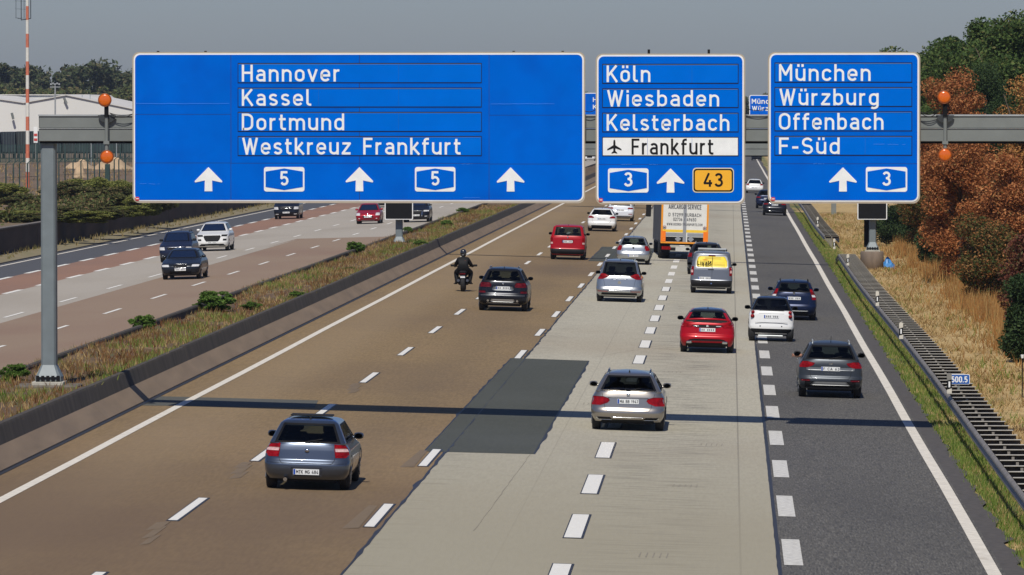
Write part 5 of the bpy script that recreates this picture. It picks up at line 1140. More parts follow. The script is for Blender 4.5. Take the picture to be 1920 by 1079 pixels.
    # seams: tailgate outline
    if not flip and opt.get('seam', True):
        zb_ = p['bt'] - .02; wv = opt.get('seamw', .62); mb = MB()
        pts = [(-S.w(b) * .80, b - .04), (-S.w(.7) * wv, zb_ + .06), (-S.w(.7) * (wv - .06), zb_), (S.w(.7) * (wv - .06), zb_), (S.w(.7) * wv, zb_ + .06), (S.w(b) * .80, b - .04)]
        for (xa, za), (xb_, zb2) in zip(pts, pts[1:]):
            for k in range(6):
                u, v = k / 6, (k + 1) / 6; q = [(xa + (xb_ - xa) * w_, za + (zb2 - za) * w_) for w_ in (u, v)]
                mb.tube((q[0][0], S.ry(*q[0]) - .0005, q[0][1]), (q[1][0], S.ry(*q[1]) - .0005, q[1][1]), .006, n=4, cap=False)
        mb.build('tailgate_gap', M_PLA, t)
    return t
def place(px, py, fl=False):
    "road point under the middle of the nearest wheels, seen at px, py"
    return onroad(px, py)
def fam(k, **kw): d = dict(FAM[k]); d.update(kw); return d
def badge(t, S, z, r=.045, mt=None, kind='disc'):
    y = S.ry(0, z) - .012; o = MB().lathe([(.01, .0), (r * .7, -.004), (r, .0), (r, .012)], (0, y, z), 'y', 20).build('badge', mt or M_CHR, t, True)
    if kind == 'roundel':
        MB().lathe([(.0, .0), (r * .90, .0)], (0, y - .005, z), 'y', 20).build('ring', M_BLK, o)
        for q in range(4):
            P = [(0, 0)] + [(r * .6 * math.cos(R(90 * q + a)), r * .6 * math.sin(R(90 * q + a))) for a in range(0, 91, 15)]
            MB().prism([(x, z + zz) for x, zz in P], y - .009, y - .006).build('quarter', mat('roundel blue', (.05, .30, .62), .4, var=0) if q % 2 else M_SW, o)
    return o
# ---- near carriageway, all seen from behind
RL = []
def rearcar(name, label, cat, px, py, p, pnt, opt, group='cars driving away on the near carriageway', yaw=0):
    q = place(px, py); t = make_car(name, label, cat, q.x, q.y - (.72 if p['L'] > 3 else .45), p, pnt, group, False, yaw, opt); return t
dif = lambda z0=.22, z1=.36, w=.80, m=M_PLA: ('rear_diffuser', [(z0, -w, w), (z1, -w * .93, w * .93)], m, False)
def post1(t, S, rp):
    badge(t, S, .80, .045, None, 'roundel')
    MB().bbox(-.43, .43, S.r0(1.36) + .55, S.r0(1.36) + 1.0, 1.43, 1.462, .012).build('sunroof', M_PLA, t)
    MB().tube((-.42, .03, .215), (-.42, .2, .215), .04, n=12).build('exhaust_pipe', M_CHR, t)
    rp('bumper_crease', [(.545, -.80, .80), (.552, -.80, .80)], M_PLA, .004, 20); rp('plate_recess', [(.29, -.31, .31), (.46, -.31, .31)], mat('plate recess', (.06, .065, .08), .5, .3, var=0), .004, 8)
P1 = paint('blue grey paint', (.085, .105, .145), .75, .30)
rearcar('hatchback_car', 'blue-grey hatchback with open sunroof, nearest car on the left lane', 'car', 578, 916, fam('hatch', W=.865, belt=.935, bt=.56, H=1.42), P1,
        dict(text='MTK:MG 484'.replace(':', ' '), pz=.375, rear=[('tail_light', [(.665, .665, .90), (.72, .655, .985), (.84, .665, .985), (.93, .70, .95), (.955, .76, .88)], M_LR), ('indicator_glass', [(.785, .675, .98), (.85, .68, .975)], M_LP, True, .016)], post=post1, rw=.84, mw=.20, seamw=.64))
def post2(t, S, rp):
    badge(t, S, .88, .04); rp('chrome_trim', [(.33, -.40, .40), (.345, -.40, .40)], M_CHR, .012, 16)
    for sd in (-1, 1):
        rp('exhaust_tip', [(.265, sd * .36, sd * .74), (.33, sd * .44, sd * .78)], M_CHR, .012, 6); rp('exhaust_opening', [(.277, sd * .40, sd * .70), (.32, sd * .46, sd * .74)], M_BLK, .018, 6)
    rp('chrome_trim', [(.795, -.50, .50), (.81, -.48, .48)], mat('dark trim', (.05, .05, .05), .3, var=0), .008, 16)
rearcar('estate_car', 'silver-beige estate car with roof rails crossing the gantry shadow', 'car', 1177, 806, fam('estate', W=.90, belt=.95, bt=.50, H=1.42), paint('warm silver paint', (.36, .33, .295), .85, .30),
        dict(text='MA BB 1947', pz=.72, rear=[('tail_light', [(.62, .74, .985), (.68, .56, .985), (.74, .50, .985), (.79, .54, .985), (.83, .70, .975)], M_LR), dif(.22, .27)], rails=M_CHR, glass=GLD, post=post2, rw=.84, mirror=paint('warm silver paint', (.36, .33, .295))))
def post3(t, S, rp):
    MB().bbox(-.045, .045, S.ry(0, .96) - .02, S.ry(0, .96), .925, .995, .008).build('badge', M_CHR, t)
    rp('silver_insert', [(.36, -.56, .56), (.44, -.46, .46), (.46, -.45, .45)], mat('silver bumper insert', (.30, .31, .31), .4, .5, var=0), .016, 14); rp('silver_strip', [(.765, -.66, .66), (.86, -.68, .68)], mat('lower tailgate grey', (.17, .18, .19), .35, .5, var=0), .006, 14)
    mb = MB(); text(mb, 'ARONA', -.17, .17, .665, .030, S.ry(0, .66) - .012, .08).build('model_lettering', M_CHR, t)
    for sd in (-1, 1): rp('reflector', [(.47, sd * .56, sd * .80), (.52, sd * .56, sd * .82)], M_LRD, .014, 4)
rearcar('crossover_car', 'dark grey crossover on the asphalt lane, driver resting a hand at the mirror', 'car', 1555, 745, fam('suv', W=.885, H=1.54, L=4.14, belt=1.06, bt=.56), paint('anthracite paint', (.045, .052, .062), .7, .34),
        dict(text='F CA 63', pz=.81, rear=[('tail_light', [(.84, .72, .985), (.90, .56, .99), (.97, .52, .985), (1.01, .80, .95)], M_LR), dif(.29, .46, .86)], rails=M_GALVL, post=post3, antenna='rod', rw=.86, mirror=M_PLA))
def post4(t, S, rp):
    for z0, z1, a, m_ in ((.98, 1.02, .80, paint('red paint', (.36, .003, .010))), ): 
        mb = MB(); vs = []; k = 16
        for i in range(k + 1):
            x = -.70 + 1.4 * i / k; d = (x / .70) ** 2; y = S.ry(0, 1.08) - .05 + d * .10; z = 1.115 - d * .035; vs += [(x, y - .05, z), (x, y + .14, z + .02), (x, y + .02, z - .06)]
        mb.add(vs, [q for i in range(k) for q in ((i * 3, i * 3 + 3, i * 3 + 4, i * 3 + 1), (i * 3, i * 3 + 2, i * 3 + 5, i * 3 + 3))]); mb.build('window_spoiler', m_, t, True)
    rp('lower_window', [(.985, -.66, .66), (1.07, -.72, .72)], M_PLA, .006, 16); rp('badge_panel', [(.83, -.34, .34), (.86, -.44, .44), (.915, -.50, .50)], M_BLK, .014, 14)
    for sd in (-1, 1): rp('clear_lamp', [(.865, sd * .28, sd * .44), (.89, sd * .28, sd * .45)], M_LW, .022, 3)
    MB().prism([(-.03, .85), (-.012, .85), (-.008, .875), (.008, .875), (.012, .85), (.03, .85), (.024, .915), (.008, .915), (.008, .885), (-.008, .885), (-.008, .915), (-.024, .915)], S.ry(0, .88) - .03, S.ry(0, .88) - .02).build('badge', M_SW, t)
    rp('mesh_insert', [(.40, -.62, .62), (.44, -.55, .55), (.465, -.40, .40)], M_BLK, .010, 16)
    for sd in (-1, 1): MB().bbox(sd * .58 - .09, sd * .58 + .09, .0, .2, .31, .39, .02).build('exhaust_pipe', M_CHR, t)
rearcar('sporty_hatchback', 'bright red hatchback with a window spoiler in the middle of the grey lanes', 'car', 1325, 661, fam('hatch', W=.885, H=1.44, belt=.99, bt=.56, rk=.62, wr=.64), paint('red paint', (.36, .003, .010), .25, .3),
        dict(pz=.755, rear=[('tail_light', [(.83, .60, .985), (.90, .54, .985), (.95, .80, .96)], M_LR), dif(.22, .34, .86, M_BLK)], post=post4, spoiler=False, mirror=M_PLA, rw=.82, rb=.10, gap=2, seam=False, two=lambda x, y, z, S: z > S.p['H'] - .075 and abs(x) < S.w(z) * .98 or (z > S.tg - .04 and y < S.r0(z) + .3)))
def post5(t, S, rp):
    for sd in (-1, 1):
        for z, r in ((1.0, .062), (.865, .068)):
            x = sd * (.64 if z > .9 else .65); MB().lathe([(.01, -.03), (r * .7, -.022), (r, 0), (r, .05)], (x, S.ry(x, z) - .002, z), 'y', 18).build('tail_light', M_LR, t, True)
    rp('tailgate_groove', [(.955, -.44, .44), (.963, -.42, .42)], mat('white paint shade gap', (.30, .30, .30), .5, var=0), .004, 12)
    rp('lower_bumper', [(.295, -.97, .97), (.44, -.985, .985)], M_PLA, .010, 24); MB().tube((-.44, .02, .20), (.40, .02, .20), .03, n=8).build('silencer', M_GALVL, t)
    for x in (-.38, .36): MB().lathe([(.0, -.01), (.022, 0)], (x, S.ry(x, .53) - .01, .53), 'y', 10).build('parking_sensor', M_PLA, t)
    mb = MB(); mb.box(-.56, .56, S.ry(0, .60) - .012, S.ry(0, .6), .645, .655); mb.build('tailgate_gap', M_PLA, t)
rearcar('microcar', 'tiny white two-seat car with four round red lights on the ramp lane', 'car', 1445, 640, fam('micro'), paint('white paint', (.72, .72, .70), 0, .35),
        dict(pz=.86, rear=[], post=post5, two=lambda x, y, z, S: z > S.belt - .005, glass=GLD, spoiler=False, mirror=M_PLA, rw=.90, rb=-.0, rt=.03, darkrim=True, antenna=None, seam=False, dp=-.05, wiper=False))
def post6(t, S, rp):
    MB().prism([(-.05, .06), (.05, .06), (.03, 0), (0, -.035), (-.03, 0)], 0, .01).build('badge', M_CHR, t, False, (0, S.ry(0, 1.0) - .02, 1.01)); mb = MB()
    for k in (-3, -2, -1, 1, 2, 3): mb.box(k * .05 - .012, k * .05 + .012, S.ry(0, .92) - .012, S.ry(0, .92) - .004, .905, .93)
    mb.build('blurred_lettering', M_CHR, t); rp('bumper_strip', [(.36, -.55, .55), (.39, -.55, .55)], M_GALVL, .012, 12)
rearcar('estate_car', 'dark blue estate car with roof rails just ahead of the white microcar', 'car', 1487, 600, fam('estate', W=.87, H=1.52, L=4.5, belt=1.06, bt=.56, rk=.30, wr=.71), paint('navy paint', (.007, .014, .045), .5, .3),
        dict(pz=.84, rear=[('tail_light', [(.80, .80, .985), (.95, .80, .985), (1.12, .82, .96), (1.20, .84, .95)], M_LR), ('reverse_glass', [(.90, .82, .97), (.99, .82, .965)], M_LW, True, .016), dif(.22, .34, .7)], rails=M_PLA, post=post6, rw=.82, glass=GL, mirror=paint('navy paint', (.007, .014, .045))))
def post7(t, S, rp):
    b = 1.18
    rp('logo_panel', [(1.10, -.66, .66), (1.14, -.73, .73), (1.4, -.72, .72), (1.60, -.66, .66), (1.66, -.60, .60)], mat('panel rim grey', (.42, .44, .45), .4, .2, var=0), .006, 18)
    o = rp('yellow_sticker', [(1.14, -.60, .62), (1.18, -.65, .67), (1.4, -.65, .66), (1.57, -.58, .58), (1.61, -.52, .52)], mat('yellow film', (.82, .62, .02), .4, var=.03), .012, 18)
    y = S.ry(0, 1.2) - .03
    f = lambda z: S.ry(0, z) - .055
    mb = MB(); text(mb, 'LivaÑ', -.62, -.02, 1.22, .19, f(1.15), .105, .0008).build('lettering', M_BLK, t)
    mb = MB(); P = [(-.44, 1.43), (-.34, 1.475), (-.22, 1.475), (-.08, 1.42), (-.20, 1.445), (-.32, 1.445)]; mb.prism(P, f(1.38), f(1.38) + .005); mb.build('swoosh', mat('swoosh orange', (.75, .18, .02), .5, var=0), t)
    mb = MB()
    for k in range(3): mb.box(.08, .56, f(1.2) , f(1.2) + .002, 1.23 + k * .055, 1.238 + k * .055)
    mb.box(-.30, .40, f(1.5), f(1.5) + .002, 1.545, 1.565); mb.build('fine_print', mat('fine print', (.45, .38, .10), .6, var=0), t)
    MB().bbox(-.15, .15, S.ry(0, 1.66) - .035, S.ry(0, 1.66) + .02, 1.60, 1.665, .015).build('brake_light', M_LRD, t)
    MB().box(.018, .026, S.ry(0, .8) - .008, S.ry(0, .8) + .25, .50, 1.66).build('door_gap', M_PLA, t); MB().bbox(-.16, .10, S.ry(0, 1.04) - .02, S.ry(0, 1.04) + .02, 1.02, 1.06, .01).build('door_handle', M_PLA, t)
    rp('rear_bumper', [(.30, -.975, .975), (.54, -.985, .985), (.57, -.97, .97)], M_PLA, .015, 24)
    MB().tube((0, .0, .42), (0, -.12, .44), .03, n=8).build('tow_ball', M_CHR, t)
    for q in (.35, 1.35):
        mb = MB(); mb.bbox(-.62, .62, S.r0(1.75) + q, S.r0(1.75) + q + .09, 1.87, 1.93, .015)
        for sd in (-1, 1): mb.tube((sd * .58, S.r0(1.75) + q + .05, 1.76), (sd * .58, S.r0(1.75) + q + .05, 1.90), .02, n=6)
        mb.build('roof_bar', M_GALVL, t)
rearcar('delivery_van', 'grey delivery van with a yellow lettered panel and a roof bar behind the truck', 'van', 1333, 550, fam('van', belt=1.16, wr=.86), paint('mid grey paint', (.17, .18, .205), .5, .35),
        dict(norw=True, blind=True, pz=.66, pxo=-.30, gap=3, rear=[('tail_light', [(.78, .86, .985), (1.16, .87, .985)], M_LR), ('reverse_glass', [(.90, .875, .975), (1.02, .875, .975)], M_LP, True, .02)], post=post7, mirror=M_PLA, spoiler=False, antenna=None, seam=False))
rearcar('car', 'dark car half hidden between the truck and the grey delivery van', 'car', 1323, 515, fam('suv', H=1.55), paint('dark grey paint', (.03, .033, .042), .6, .3), dict(rear=[('tail_light', [(.85, .78, .985), (1.05, .80, .97)], M_LR)], rails=M_GALVL, pz=.8))
def post8(t, S, rp):
    rp('chrome_trim', [(.93, -.32, .32), (.945, -.33, .33)], M_CHR, .01, 10); MB().lathe([(.01, -.01), (.07, .0)], (0, S.ry(0, .80) - .012, .80), 'y', 16).build('badge', M_CHR, t)
    rp('bumper_shine', [(.47, -.5, .5), (.50, -.5, .5)], M_CHR, .005, 10)
    for sd in (-1, 1): rp('reflector', [(.42, sd * .46, sd * .86), (.45, sd * .46, sd * .88)], M_LR, .012, 5)
rearcar('people_carrier', 'silver people carrier with wide red lamps, on the left grey lane', 'car', 1161, 566, fam('mpv', belt=1.06, bt=.56), paint('silver paint', (.42, .44, .45), .85, .3),
        dict(plate=False, rear=[('tail_light', [(.93, .76, .985), (.99, .62, .985), (1.06, .50, .975), (1.12, .66, .96), (1.16, .80, .93)], M_LR), dif(.29, .38, .84)], rails=M_GALVL, post=post8, mirror=M_PLA, glass=GLD, rw=.86))
def post9(t, S, rp): badge(t, S, .86, .045, M_BLK)
rearcar('small_hatchback', 'small silver hatchback with round-ish red lights left of the truck', 'car', 1187, 496, fam('hatch', L=3.9, W=.84, H=1.44, belt=.98, bt=.60, rk=.24, wr=.69), paint('light silver paint', (.46, .48, .49), .8, .3),
        dict(pz=.46, rear=[('tail_light', [(.72, .76, .985), (.82, .72, .985), (.92, .74, .97), (.97, .80, .93)], M_LR), dif(.22, .30)], post=post9, rw=.84, antenna='rod'))
def post10(t, S, rp):
    badge(t, S, 1.06, .04, None, 'roundel'); rp('silver_insert', [(.36, -.42, .42), (.40, -.47, .47), (.47, -.43, .43)], mat('silver bumper insert'if 0 else 'bright insert', (.42, .43, .43), .35, .6, var=0), .02, 12)
    for sd in (-1, 1): MB().tube((sd * .56, .0, .40), (sd * .56, .15, .40), .045, n=12).build('exhaust_pipe', M_CHR, t)
    rp('plate_recess', [(.80, -.38, .38), (.84, -.42, .42), (.96, -.36, .36)], mat('recess silver', (.20, .21, .22), .3, .6, var=0), .006, 8); rp('bumper_strip', [(.30, -.62, .62), (.33, -.62, .62)], M_GALVL, .02, 10); rp('bumper_edge', [(.60, -.92, .92), (.62, -.92, .92)], mat('recess silver', (.20, .21, .22), .3, .6, var=0), .006, 20)
rearcar('suv', 'black SUV with dark red lamps driving beside the motorcyclist', 'car', 943, 583, fam('suv', W=.945, H=1.66, L=4.7, belt=1.14, bt=.64, rk=.40), paint('black paint', (.012, .014, .020), .5, .25),
        dict(pz=.89, rear=[('tail_light', [(.92, .50, .985), (1.00, .48, .985), (1.10, .58, .97)], M_LRD), ('reflector', [(.70, .70, .96), (.78, .72, .96)], M_LRD), dif(.29, .50, .86)], rails=M_CHR, post=post10, rw=.85, glass=GL, gap=2))
def post11(t, S, rp): rp('rear_bumper', [(.30, -.975, .975), (.54, -.985, .985), (.57, -.97, .97)], M_PLA, .015, 24); badge(t, S, 1.17, .045); rp('plate_recess', [(.86, -.30, .30), (1.04, -.30, .30)], mat('dark red shade', (.16, .005, .01), .4, var=0), .004, 6)
rearcar('small_van', 'red high-roofed small van with black bumper and three headrests', 'van', 1064, 487, fam('van', W=.90, H=1.80, belt=1.24, dr=.28, wr=.84), paint('van red paint', (.34, .004, .010), .1, .35),
        dict(pz=.95, rear=[('tail_light', [(.80, .84, .985), (1.14, .86, .98)], M_LR), ('reverse_glass', [(.82, .85, .98), (.92, .85, .98)], M_LP, True, .02)], post=post11, mirror=M_PLA, spoiler=False, rw=.80, seam=False, rt=-.0))
rearcar('hatchback_car', 'white estate-like hatchback ahead of the red van', 'car', 1128, 434, fam('estate', W=.91, H=1.50, belt=1.06, rk=.36), paint('white paint', (.72, .72, .70), 0, .35),
        dict(pz=.82, rear=[('tail_light', [(.86, .56, .985), (.94, .60, .98), (1.0, .80, .95)], M_LR), dif(.22, .40, .80)], rw=.84, glass=GLD, mirror=M_PLA, rails=M_GALVL))
rearcar('suv', 'white SUV partly hidden under the lower edge of the Köln sign', 'car', 1163, 415, fam('suv', W=.92, H=1.63), paint('cool white paint', (.66, .69, .74), 0, .35),
        dict(pz=.80, rear=[('tail_light', [(.88, .56, .985), (.98, .60, .98)], M_LR), dif(.29, .36, .84), ('reflector', [(.50, .62, .90), (.55, .62, .92)], M_LR)], glass=GLD))
rearcar('car', 'black car under the left lower corner of the München sign', 'car', 1452, 404.5, fam('sedan', W=.93, H=1.42), paint('black paint', (.012, .014, .020), .5, .25), dict(pz=.84, rear=[('tail_light', [(.86, .60, .985), (.95, .60, .97)], M_LR), ('chrome_trim', [(.36, -.60, .60), (.375, -.60, .60)], M_CHR, False)], glass=GLD), yaw=0)
rearcar('car', 'dark blue car just ahead of the black one beside the sign edge', 'car', 1437, 391.5, fam('suv', H=1.58), paint('navy paint', (.007, .014, .045)), dict(pz=.84, rear=[('tail_light', [(.90, .60, .985), (1.0, .60, .97)], M_LR)], glass=GLD))
rearcar('car', 'white car far ahead in the gap between the Köln and München signs', 'car', 1414.5, 362.5, fam('hatch'), paint('white paint', (.72, .72, .70)), dict(pz=.55, rear=[('tail_light', [(.80, .66, .985), (.95, .70, .97)], M_LR)], glass=GLD, mirror=M_PLA))
rearcar('car', 'very distant dark car below the second gantry between the signs', 'car', 1418.5, 301.5, fam('suv'), paint('black paint', (.012, .014, .020)), dict(pz=.8, rear=[], glass=GLD))
# ---- far carriageway, coming towards us
def frontcar(name, label, px, py, p, pnt, opt, cat='car', yaw=0):
    q = onroad(px, py); return make_car(name, label, cat, q.x, q.y + p['L'] - .45 - .2, p, pnt, 'cars coming towards the camera on the far carriageway', True, yaw, opt)
def hl(z0, z1, a0, a1, m=M_LW): return ('headlight', [(z0, a0, a1), (z1, a0 + .04, .97)], m)
grille = lambda z0, z1, w, m=M_BLK: ('grille', [(z0, -w * .85, w * .85), ((z0 + z1) / 2, -w, w), (z1, -w * .92, w * .92)], m, False)
frontcar('sedan_car', 'very dark grey saloon with chrome grille, nearest on the far carriageway', 341, 524, fam('sedan', W=.92, H=1.43), paint('graphite paint', (.018, .022, .030), .5, .25),
         dict(pz=.47, front_parts=[hl(.60, .70, .56, .92), grille(.56, .72, .36), ('grille_frame', [(.545, -.33, .33), (.56, -.34, .34)], M_CHR, False), ('grille_frame', [(.722, -.34, .34), (.735, -.33, .33)], M_CHR, False), ('air_intake', [(.28, -.60, .60), (.40, -.55, .55)], M_BLK, False)], antenna=None, dp=.1))
frontcar('people_carrier', 'dark blue boxy estate with roof rails behind the dark saloon', 331, 492, fam('mpv', W=.87, H=1.62, belt=1.10, L=4.5, wr=.74), paint('dark blue paint', (.016, .022, .050), .4, .3),
         dict(pz=.45, plate=False, front_parts=[hl(.66, .82, .62, .96), grille(.68, .78, .5), ('chrome_trim', [(.79, -.42, .42), (.81, -.44, .44)], M_CHR, False), ('fog_light', [(.34, .70, .82), (.40, .70, .82)], M_LW)], rails=M_PLA, mirror=M_PLA))
frontcar('suv', 'white SUV with black hexagonal grille beside the dark blue estate', 400, 471, fam('suv', W=.925, H=1.65, L=4.48, belt=1.14, zh=.92), paint('white paint', (.72, .72, .70)),
         dict(pz=.50, front_parts=[hl(.84, .94, .56, .90, M_PLA), ('headlight', [(.60, .66, .88), (.70, .68, .90)], M_PLA), ('grille', [(.56, -.36, .36), (.66, -.46, .46), (.84, -.54, .54), (.90, -.50, .50)], M_BLK, False), ('lower_bumper', [(.295, -.90, .90), (.42, -.70, .70)], M_PLA, False), ('skid_plate', [(.30, -.46, .46), (.34, -.46, .46)], M_GALVL, False)], mirror=paint('white paint', (.72, .72, .70)), front=GLD))
frontcar('minibus', 'black people-carrier van partly hidden below the widest sign', 538, 411, fam('van', W=.95, H=1.88, L=4.9, belt=1.20, zh=.98), paint('black paint', (.012, .014, .020)),
         dict(pz=.50, front_parts=[hl(.74, .94, .60, .96), grille(.72, .90, .50), ('chrome_trim', [(.80, -.46, .46), (.83, -.46, .46)], M_CHR, False), ('fog_light', [(.36, .62, .86), (.41, .62, .86)], M_LW)], mirror=M_PLA))
frontcar('hatchback_car', 'red hatchback on the far carriageway below the widest sign', 691, 420, fam('hatch', W=.87, H=1.46, L=4.0), paint('deep red paint', (.30, .010, .022), .3, .3),
         dict(pz=.50, front_parts=[hl(.60, .78, .62, .95), ('grille', [(.40, -.34, .34), (.54, -.44, .44), (.58, -.40, .40)], M_BLK, False), ('chrome_trim', [(.585, -.38, .38), (.60, -.38, .38)], M_CHR, False), ('fog_light', [(.36, .66, .78), (.42, .66, .78)], M_LW), ('badge', [(.64, -.06, .06), (.72, -.06, .06)], M_CHR, False), ('bumper_strip', [(.24, -.60, .60), (.27, -.60, .60)], M_GALVL, False)]))
frontcar('suv', 'black SUV half hidden behind the left display panel', 781, 417, fam('suv', W=.95, H=1.70, L=4.8, belt=1.14), paint('black paint', (.012, .014, .020)),
         dict(pz=.50, front_parts=[hl(.76, .86, .56, .96), ('grille', [(.42, -.40, .40), (.80, -.46, .46)], M_BLK, False), ('chrome_trim', [(.43, -.46, -.42), (.80, -.50, -.46)], M_CHR, False), ('fog_light', [(.40, .66, .84), (.46, .66, .86)], M_LW)], front=GLD))
frontcar('car', 'dark car almost hidden behind the red hatchback and the sign edge', 716, 389, fam('estate'), paint('graphite paint', (.018, .022, .030)), dict(pz=.5, front_parts=[hl(.60, .74, .60, .95)]))
q = onroad(1106, 302); make_car('delivery_van', 'distant white van in the narrow gap left of the Köln sign', 'van', q.x, q.y + 4, fam('van', H=2.0, L=5), paint('white paint', (.72, .72, .70)), None, True, 0, dict(front_parts=[hl(.7, .85, .66, .95), grille(.5, .8, .5)]))
q = onroad(1102, 290); make_car('delivery_van', 'distant grey van farther back in the gap left of the Köln sign', 'van', q.x, q.y + 4, fam('van', H=2.3, L=5), paint('mid grey paint', (.17, .18, .205)), None, True, 0, dict(front_parts=[hl(.7, .85, .66, .95), grille(.5, .8, .5)]))
# ---- truck
def truck():
    q = onroad(1282, 487); Y = q.y; s = Y / F
    t = thing('box_truck', 'large box truck with orange-framed white rear doors reading aircargo service', 'truck', (q.x, Y, gz(q.x)), R(2.6)); t.rotation_euler.y = math.atan(.028)
    w = 1.26; ORF = mat('orange frame', (.80, .30, .015), .45, var=.05); YEL = mat('yellow strip', (.85, .55, .04), .45, var=.05); OREF = mat('orange reflector', (.90, .20, .01), .35, var=.05); DW = mat('truck door white', (.72, .71, .66), .5, var=.05, scale=2); GB = mat('grey door bar', (.30, .31, .33), .5, .2, var=.08); SIDE = mat('dark tarpaulin side', (.11, .11, .115), .6, var=.2, scale=.8)
    Z = lambda py: (487 - py) * s + .02
    MB().bbox(-w, w, .06, 12.5, Z(458), 4.0, .03).build('cargo_box', SIDE, t)
    for a, b_, c, d in ((-w, -w + .10, Z(458), 4.0), (w - .10, w, Z(458), 4.0), (-w + .10, w - .10, 3.9, 4.0), (-w + .10, w - .10, Z(458), Z(455) - .003)): MB().box(a, b_, -.02, .06, c, d).build('frame', ORF, t)
    for sd in (-1, 1):
        a, b_ = (-w + .102, -.012) if sd < 0 else (.012, w - .102); MB().box(a, b_, .0, .055, Z(455), 3.898).build('door', DW, t)
        MB().box(a + .002, b_ - .002, -.006, -.001, Z(437), Z(432)).build('yellow_strip', YEL, t); MB().box(a + .14, b_ - .002, -.006, -.001, Z(444.5), Z(438)).build('grey_bar', GB, t)
        MB().box(a + .14, b_ - .002, -.008, -.001, Z(454.5), Z(445.5)).build('dark_panel', M_BLK, t); MB().box(*((-w + .02, -w + .26) if sd < 0 else (w - .26, w - .02)), -.03, -.021, Z(455), Z(435)).build('reflector', OREF, t)
        c = sd * .34; MB().prism([(c, Z(444)), (c + .17, Z(449.5)), (c, Z(455)), (c - .17, Z(449.5))], -.02, -.010).build('diamond_plate', GB, t)
        x = sd * (w - .19); o = MB().lathe([(.01, .0), (.078, .0)], (x, -.0105, Z(428.5)), 'y', 20).build('speed_disc', M_SW, t); MB().lathe([(.01, .0), (.100, .0)], (x, -.008, Z(428.5)), 'y', 20).build('disc_rim', mat('disc red', (.5, .05, .05), .5, var=0), o)
        mb = MB(); text(mb, '80' if sd < 0 else '90', x - .045, x + .045, Z(428.5) - .03, .06, -.012, .10) ; mb.build('speed_number', M_PLATEINK, o)
        MB().box(sd * .95 - .24, sd * .95 + .24, .1, .25, Z(470), Z(464)).build('tail_light', M_LR, t)
        for yy in (1.6, 2.9): MB().lathe([(.25, -.30), (.48, -.28), (.50, 0), (.48, .28), (.3, .30)], (sd * 1.0, yy, .50), 'x', 20).build('wheel', M_TYRE, t, True)
        MB().bbox(sd * 1.0 - .26, sd * 1.0 + .26, 1.0, 1.1, .3, .9, .02).build('mudguard', M_PLA, t)
        MB().bbox(*((-w - .40, -w - .12) if sd < 0 else (w + .12, w + .40)), 13.4, 13.6, 2.0, 2.9, .03).build('mirror', M_PLA, t)
    MB().box(-.09, .09, -.012, -.002, Z(455), 3.89).build('centre_bar', GB, t)
    mb = MB(); mb.box(-w + .2, w - .2, .3, 12.0, .75, Z(458) - .01); mb.box(-1.15, 1.15, .15, .3, .45, .62); mb.build('chassis', M_PLA, t)
    MB().bbox(-w + .05, w - .05, 12.9, 14.8, .6, 3.2, .15).build('cab', mat('cab paint', (.20, .20, .22), .4, var=.05), t); MB().box(-.45, .35, .08, .14, Z(472), Z(464)).build('number_plate', mat('truck plate', (.50, .50, .46), .5, var=.1), t)
    for x in (-1.0, 1.0): MB().lathe([(.25, -.18), (.48, -.16), (.50, 0), (.48, .16), (.3, .18)], (x, 13.6, .50), 'x', 20).build('wheel', M_TYRE, t, True)
    ink = mat('truck ink', (.10, .10, .11), .5, var=0); mb = MB()
    for sx, x0, x1, y0, y1 in (('AIRCARGO SERVICE', -.88, .86, 393, 384.3), ('D 57299 BURBACH', -.88, .86, 407, 400.8), ('02736 / 49650', -.62, .60, 415.5, 409.5), ('WWW.GEORGI-TRANSPORTE.COM', -.96, .94, 424, 419.6)):
        text(mb, sx, x0, x1, Z(y0), Z(y1) - Z(y0), -.016, .068)
    mb.build('lettering', ink, t)
truck()
# ---- motorcycle and its rider
q = onroad(868, 547); mx, my, mz = q.x, q.y, gz(q.x)
t = thing('motorcycle', 'black motorcycle ridden along the left lane, seen from behind', 'motorcycle', (mx, my - .25, mz))
MB().lathe([(.16, -.08), (.28, -.095), (.325, -.06), (.33, 0), (.325, .06), (.28, .095), (.16, .08)], (0, .25, .33), 'x', 28).build('wheel', M_TYRE, t, True)
MB().lathe([(.16, -.05), (.27, -.06), (.31, 0), (.27, .06), (.16, .05)], (0, 1.72, .31), 'x', 24).build('wheel', M_TYRE, t, True)
mb = MB(); mb.bbox(-.15, .15, -.08, .75, .74, .88, .05); mb.bbox(-.19, .19, .6, 1.25, .60, 1.0, .1); mb.bbox(-.10, .10, .5, .55, .4, .7, .02); mb.build('body', M_BLK, t)
mb = MB(); mb.bbox(-.26, .26, .62, 1.20, .26, .60, .08); mb.tube((-.16, .25, .33), (-.14, .9, .4), .035); mb.tube((.16, .25, .33), (.14, .9, .4), .035); mb.build('engine', mat('engine', (.03, .03, .032), .5, .5, var=.3, scale=8), t)
for sd in (-1, 1):
    MB().tube((sd * .19, .12, .47), (sd * .17, .75, .40), .06, .045, 12).build('exhaust_pipe', mat('dull exhaust', (.12, .12, .13), .35, .8, var=.1), t); MB().bbox(sd * .33 - .08, sd * .33 + .08, .55, .62, .30, .34, .01).build('foot_peg', M_PLA, t)
    MB().tube((0, 1.30, 1.02), (sd * .40, 1.12, 1.04), .018).build('handlebar', M_PLA, t); mb = MB(); mb.bbox(sd * .48 - .085, sd * .48 + .085, 1.15, 1.19, 1.03, 1.12, .015); mb.tube((sd * .36, 1.2, 1.0), (sd * .46, 1.17, 1.06), .012); mb.build('mirror', M_PLA, t)
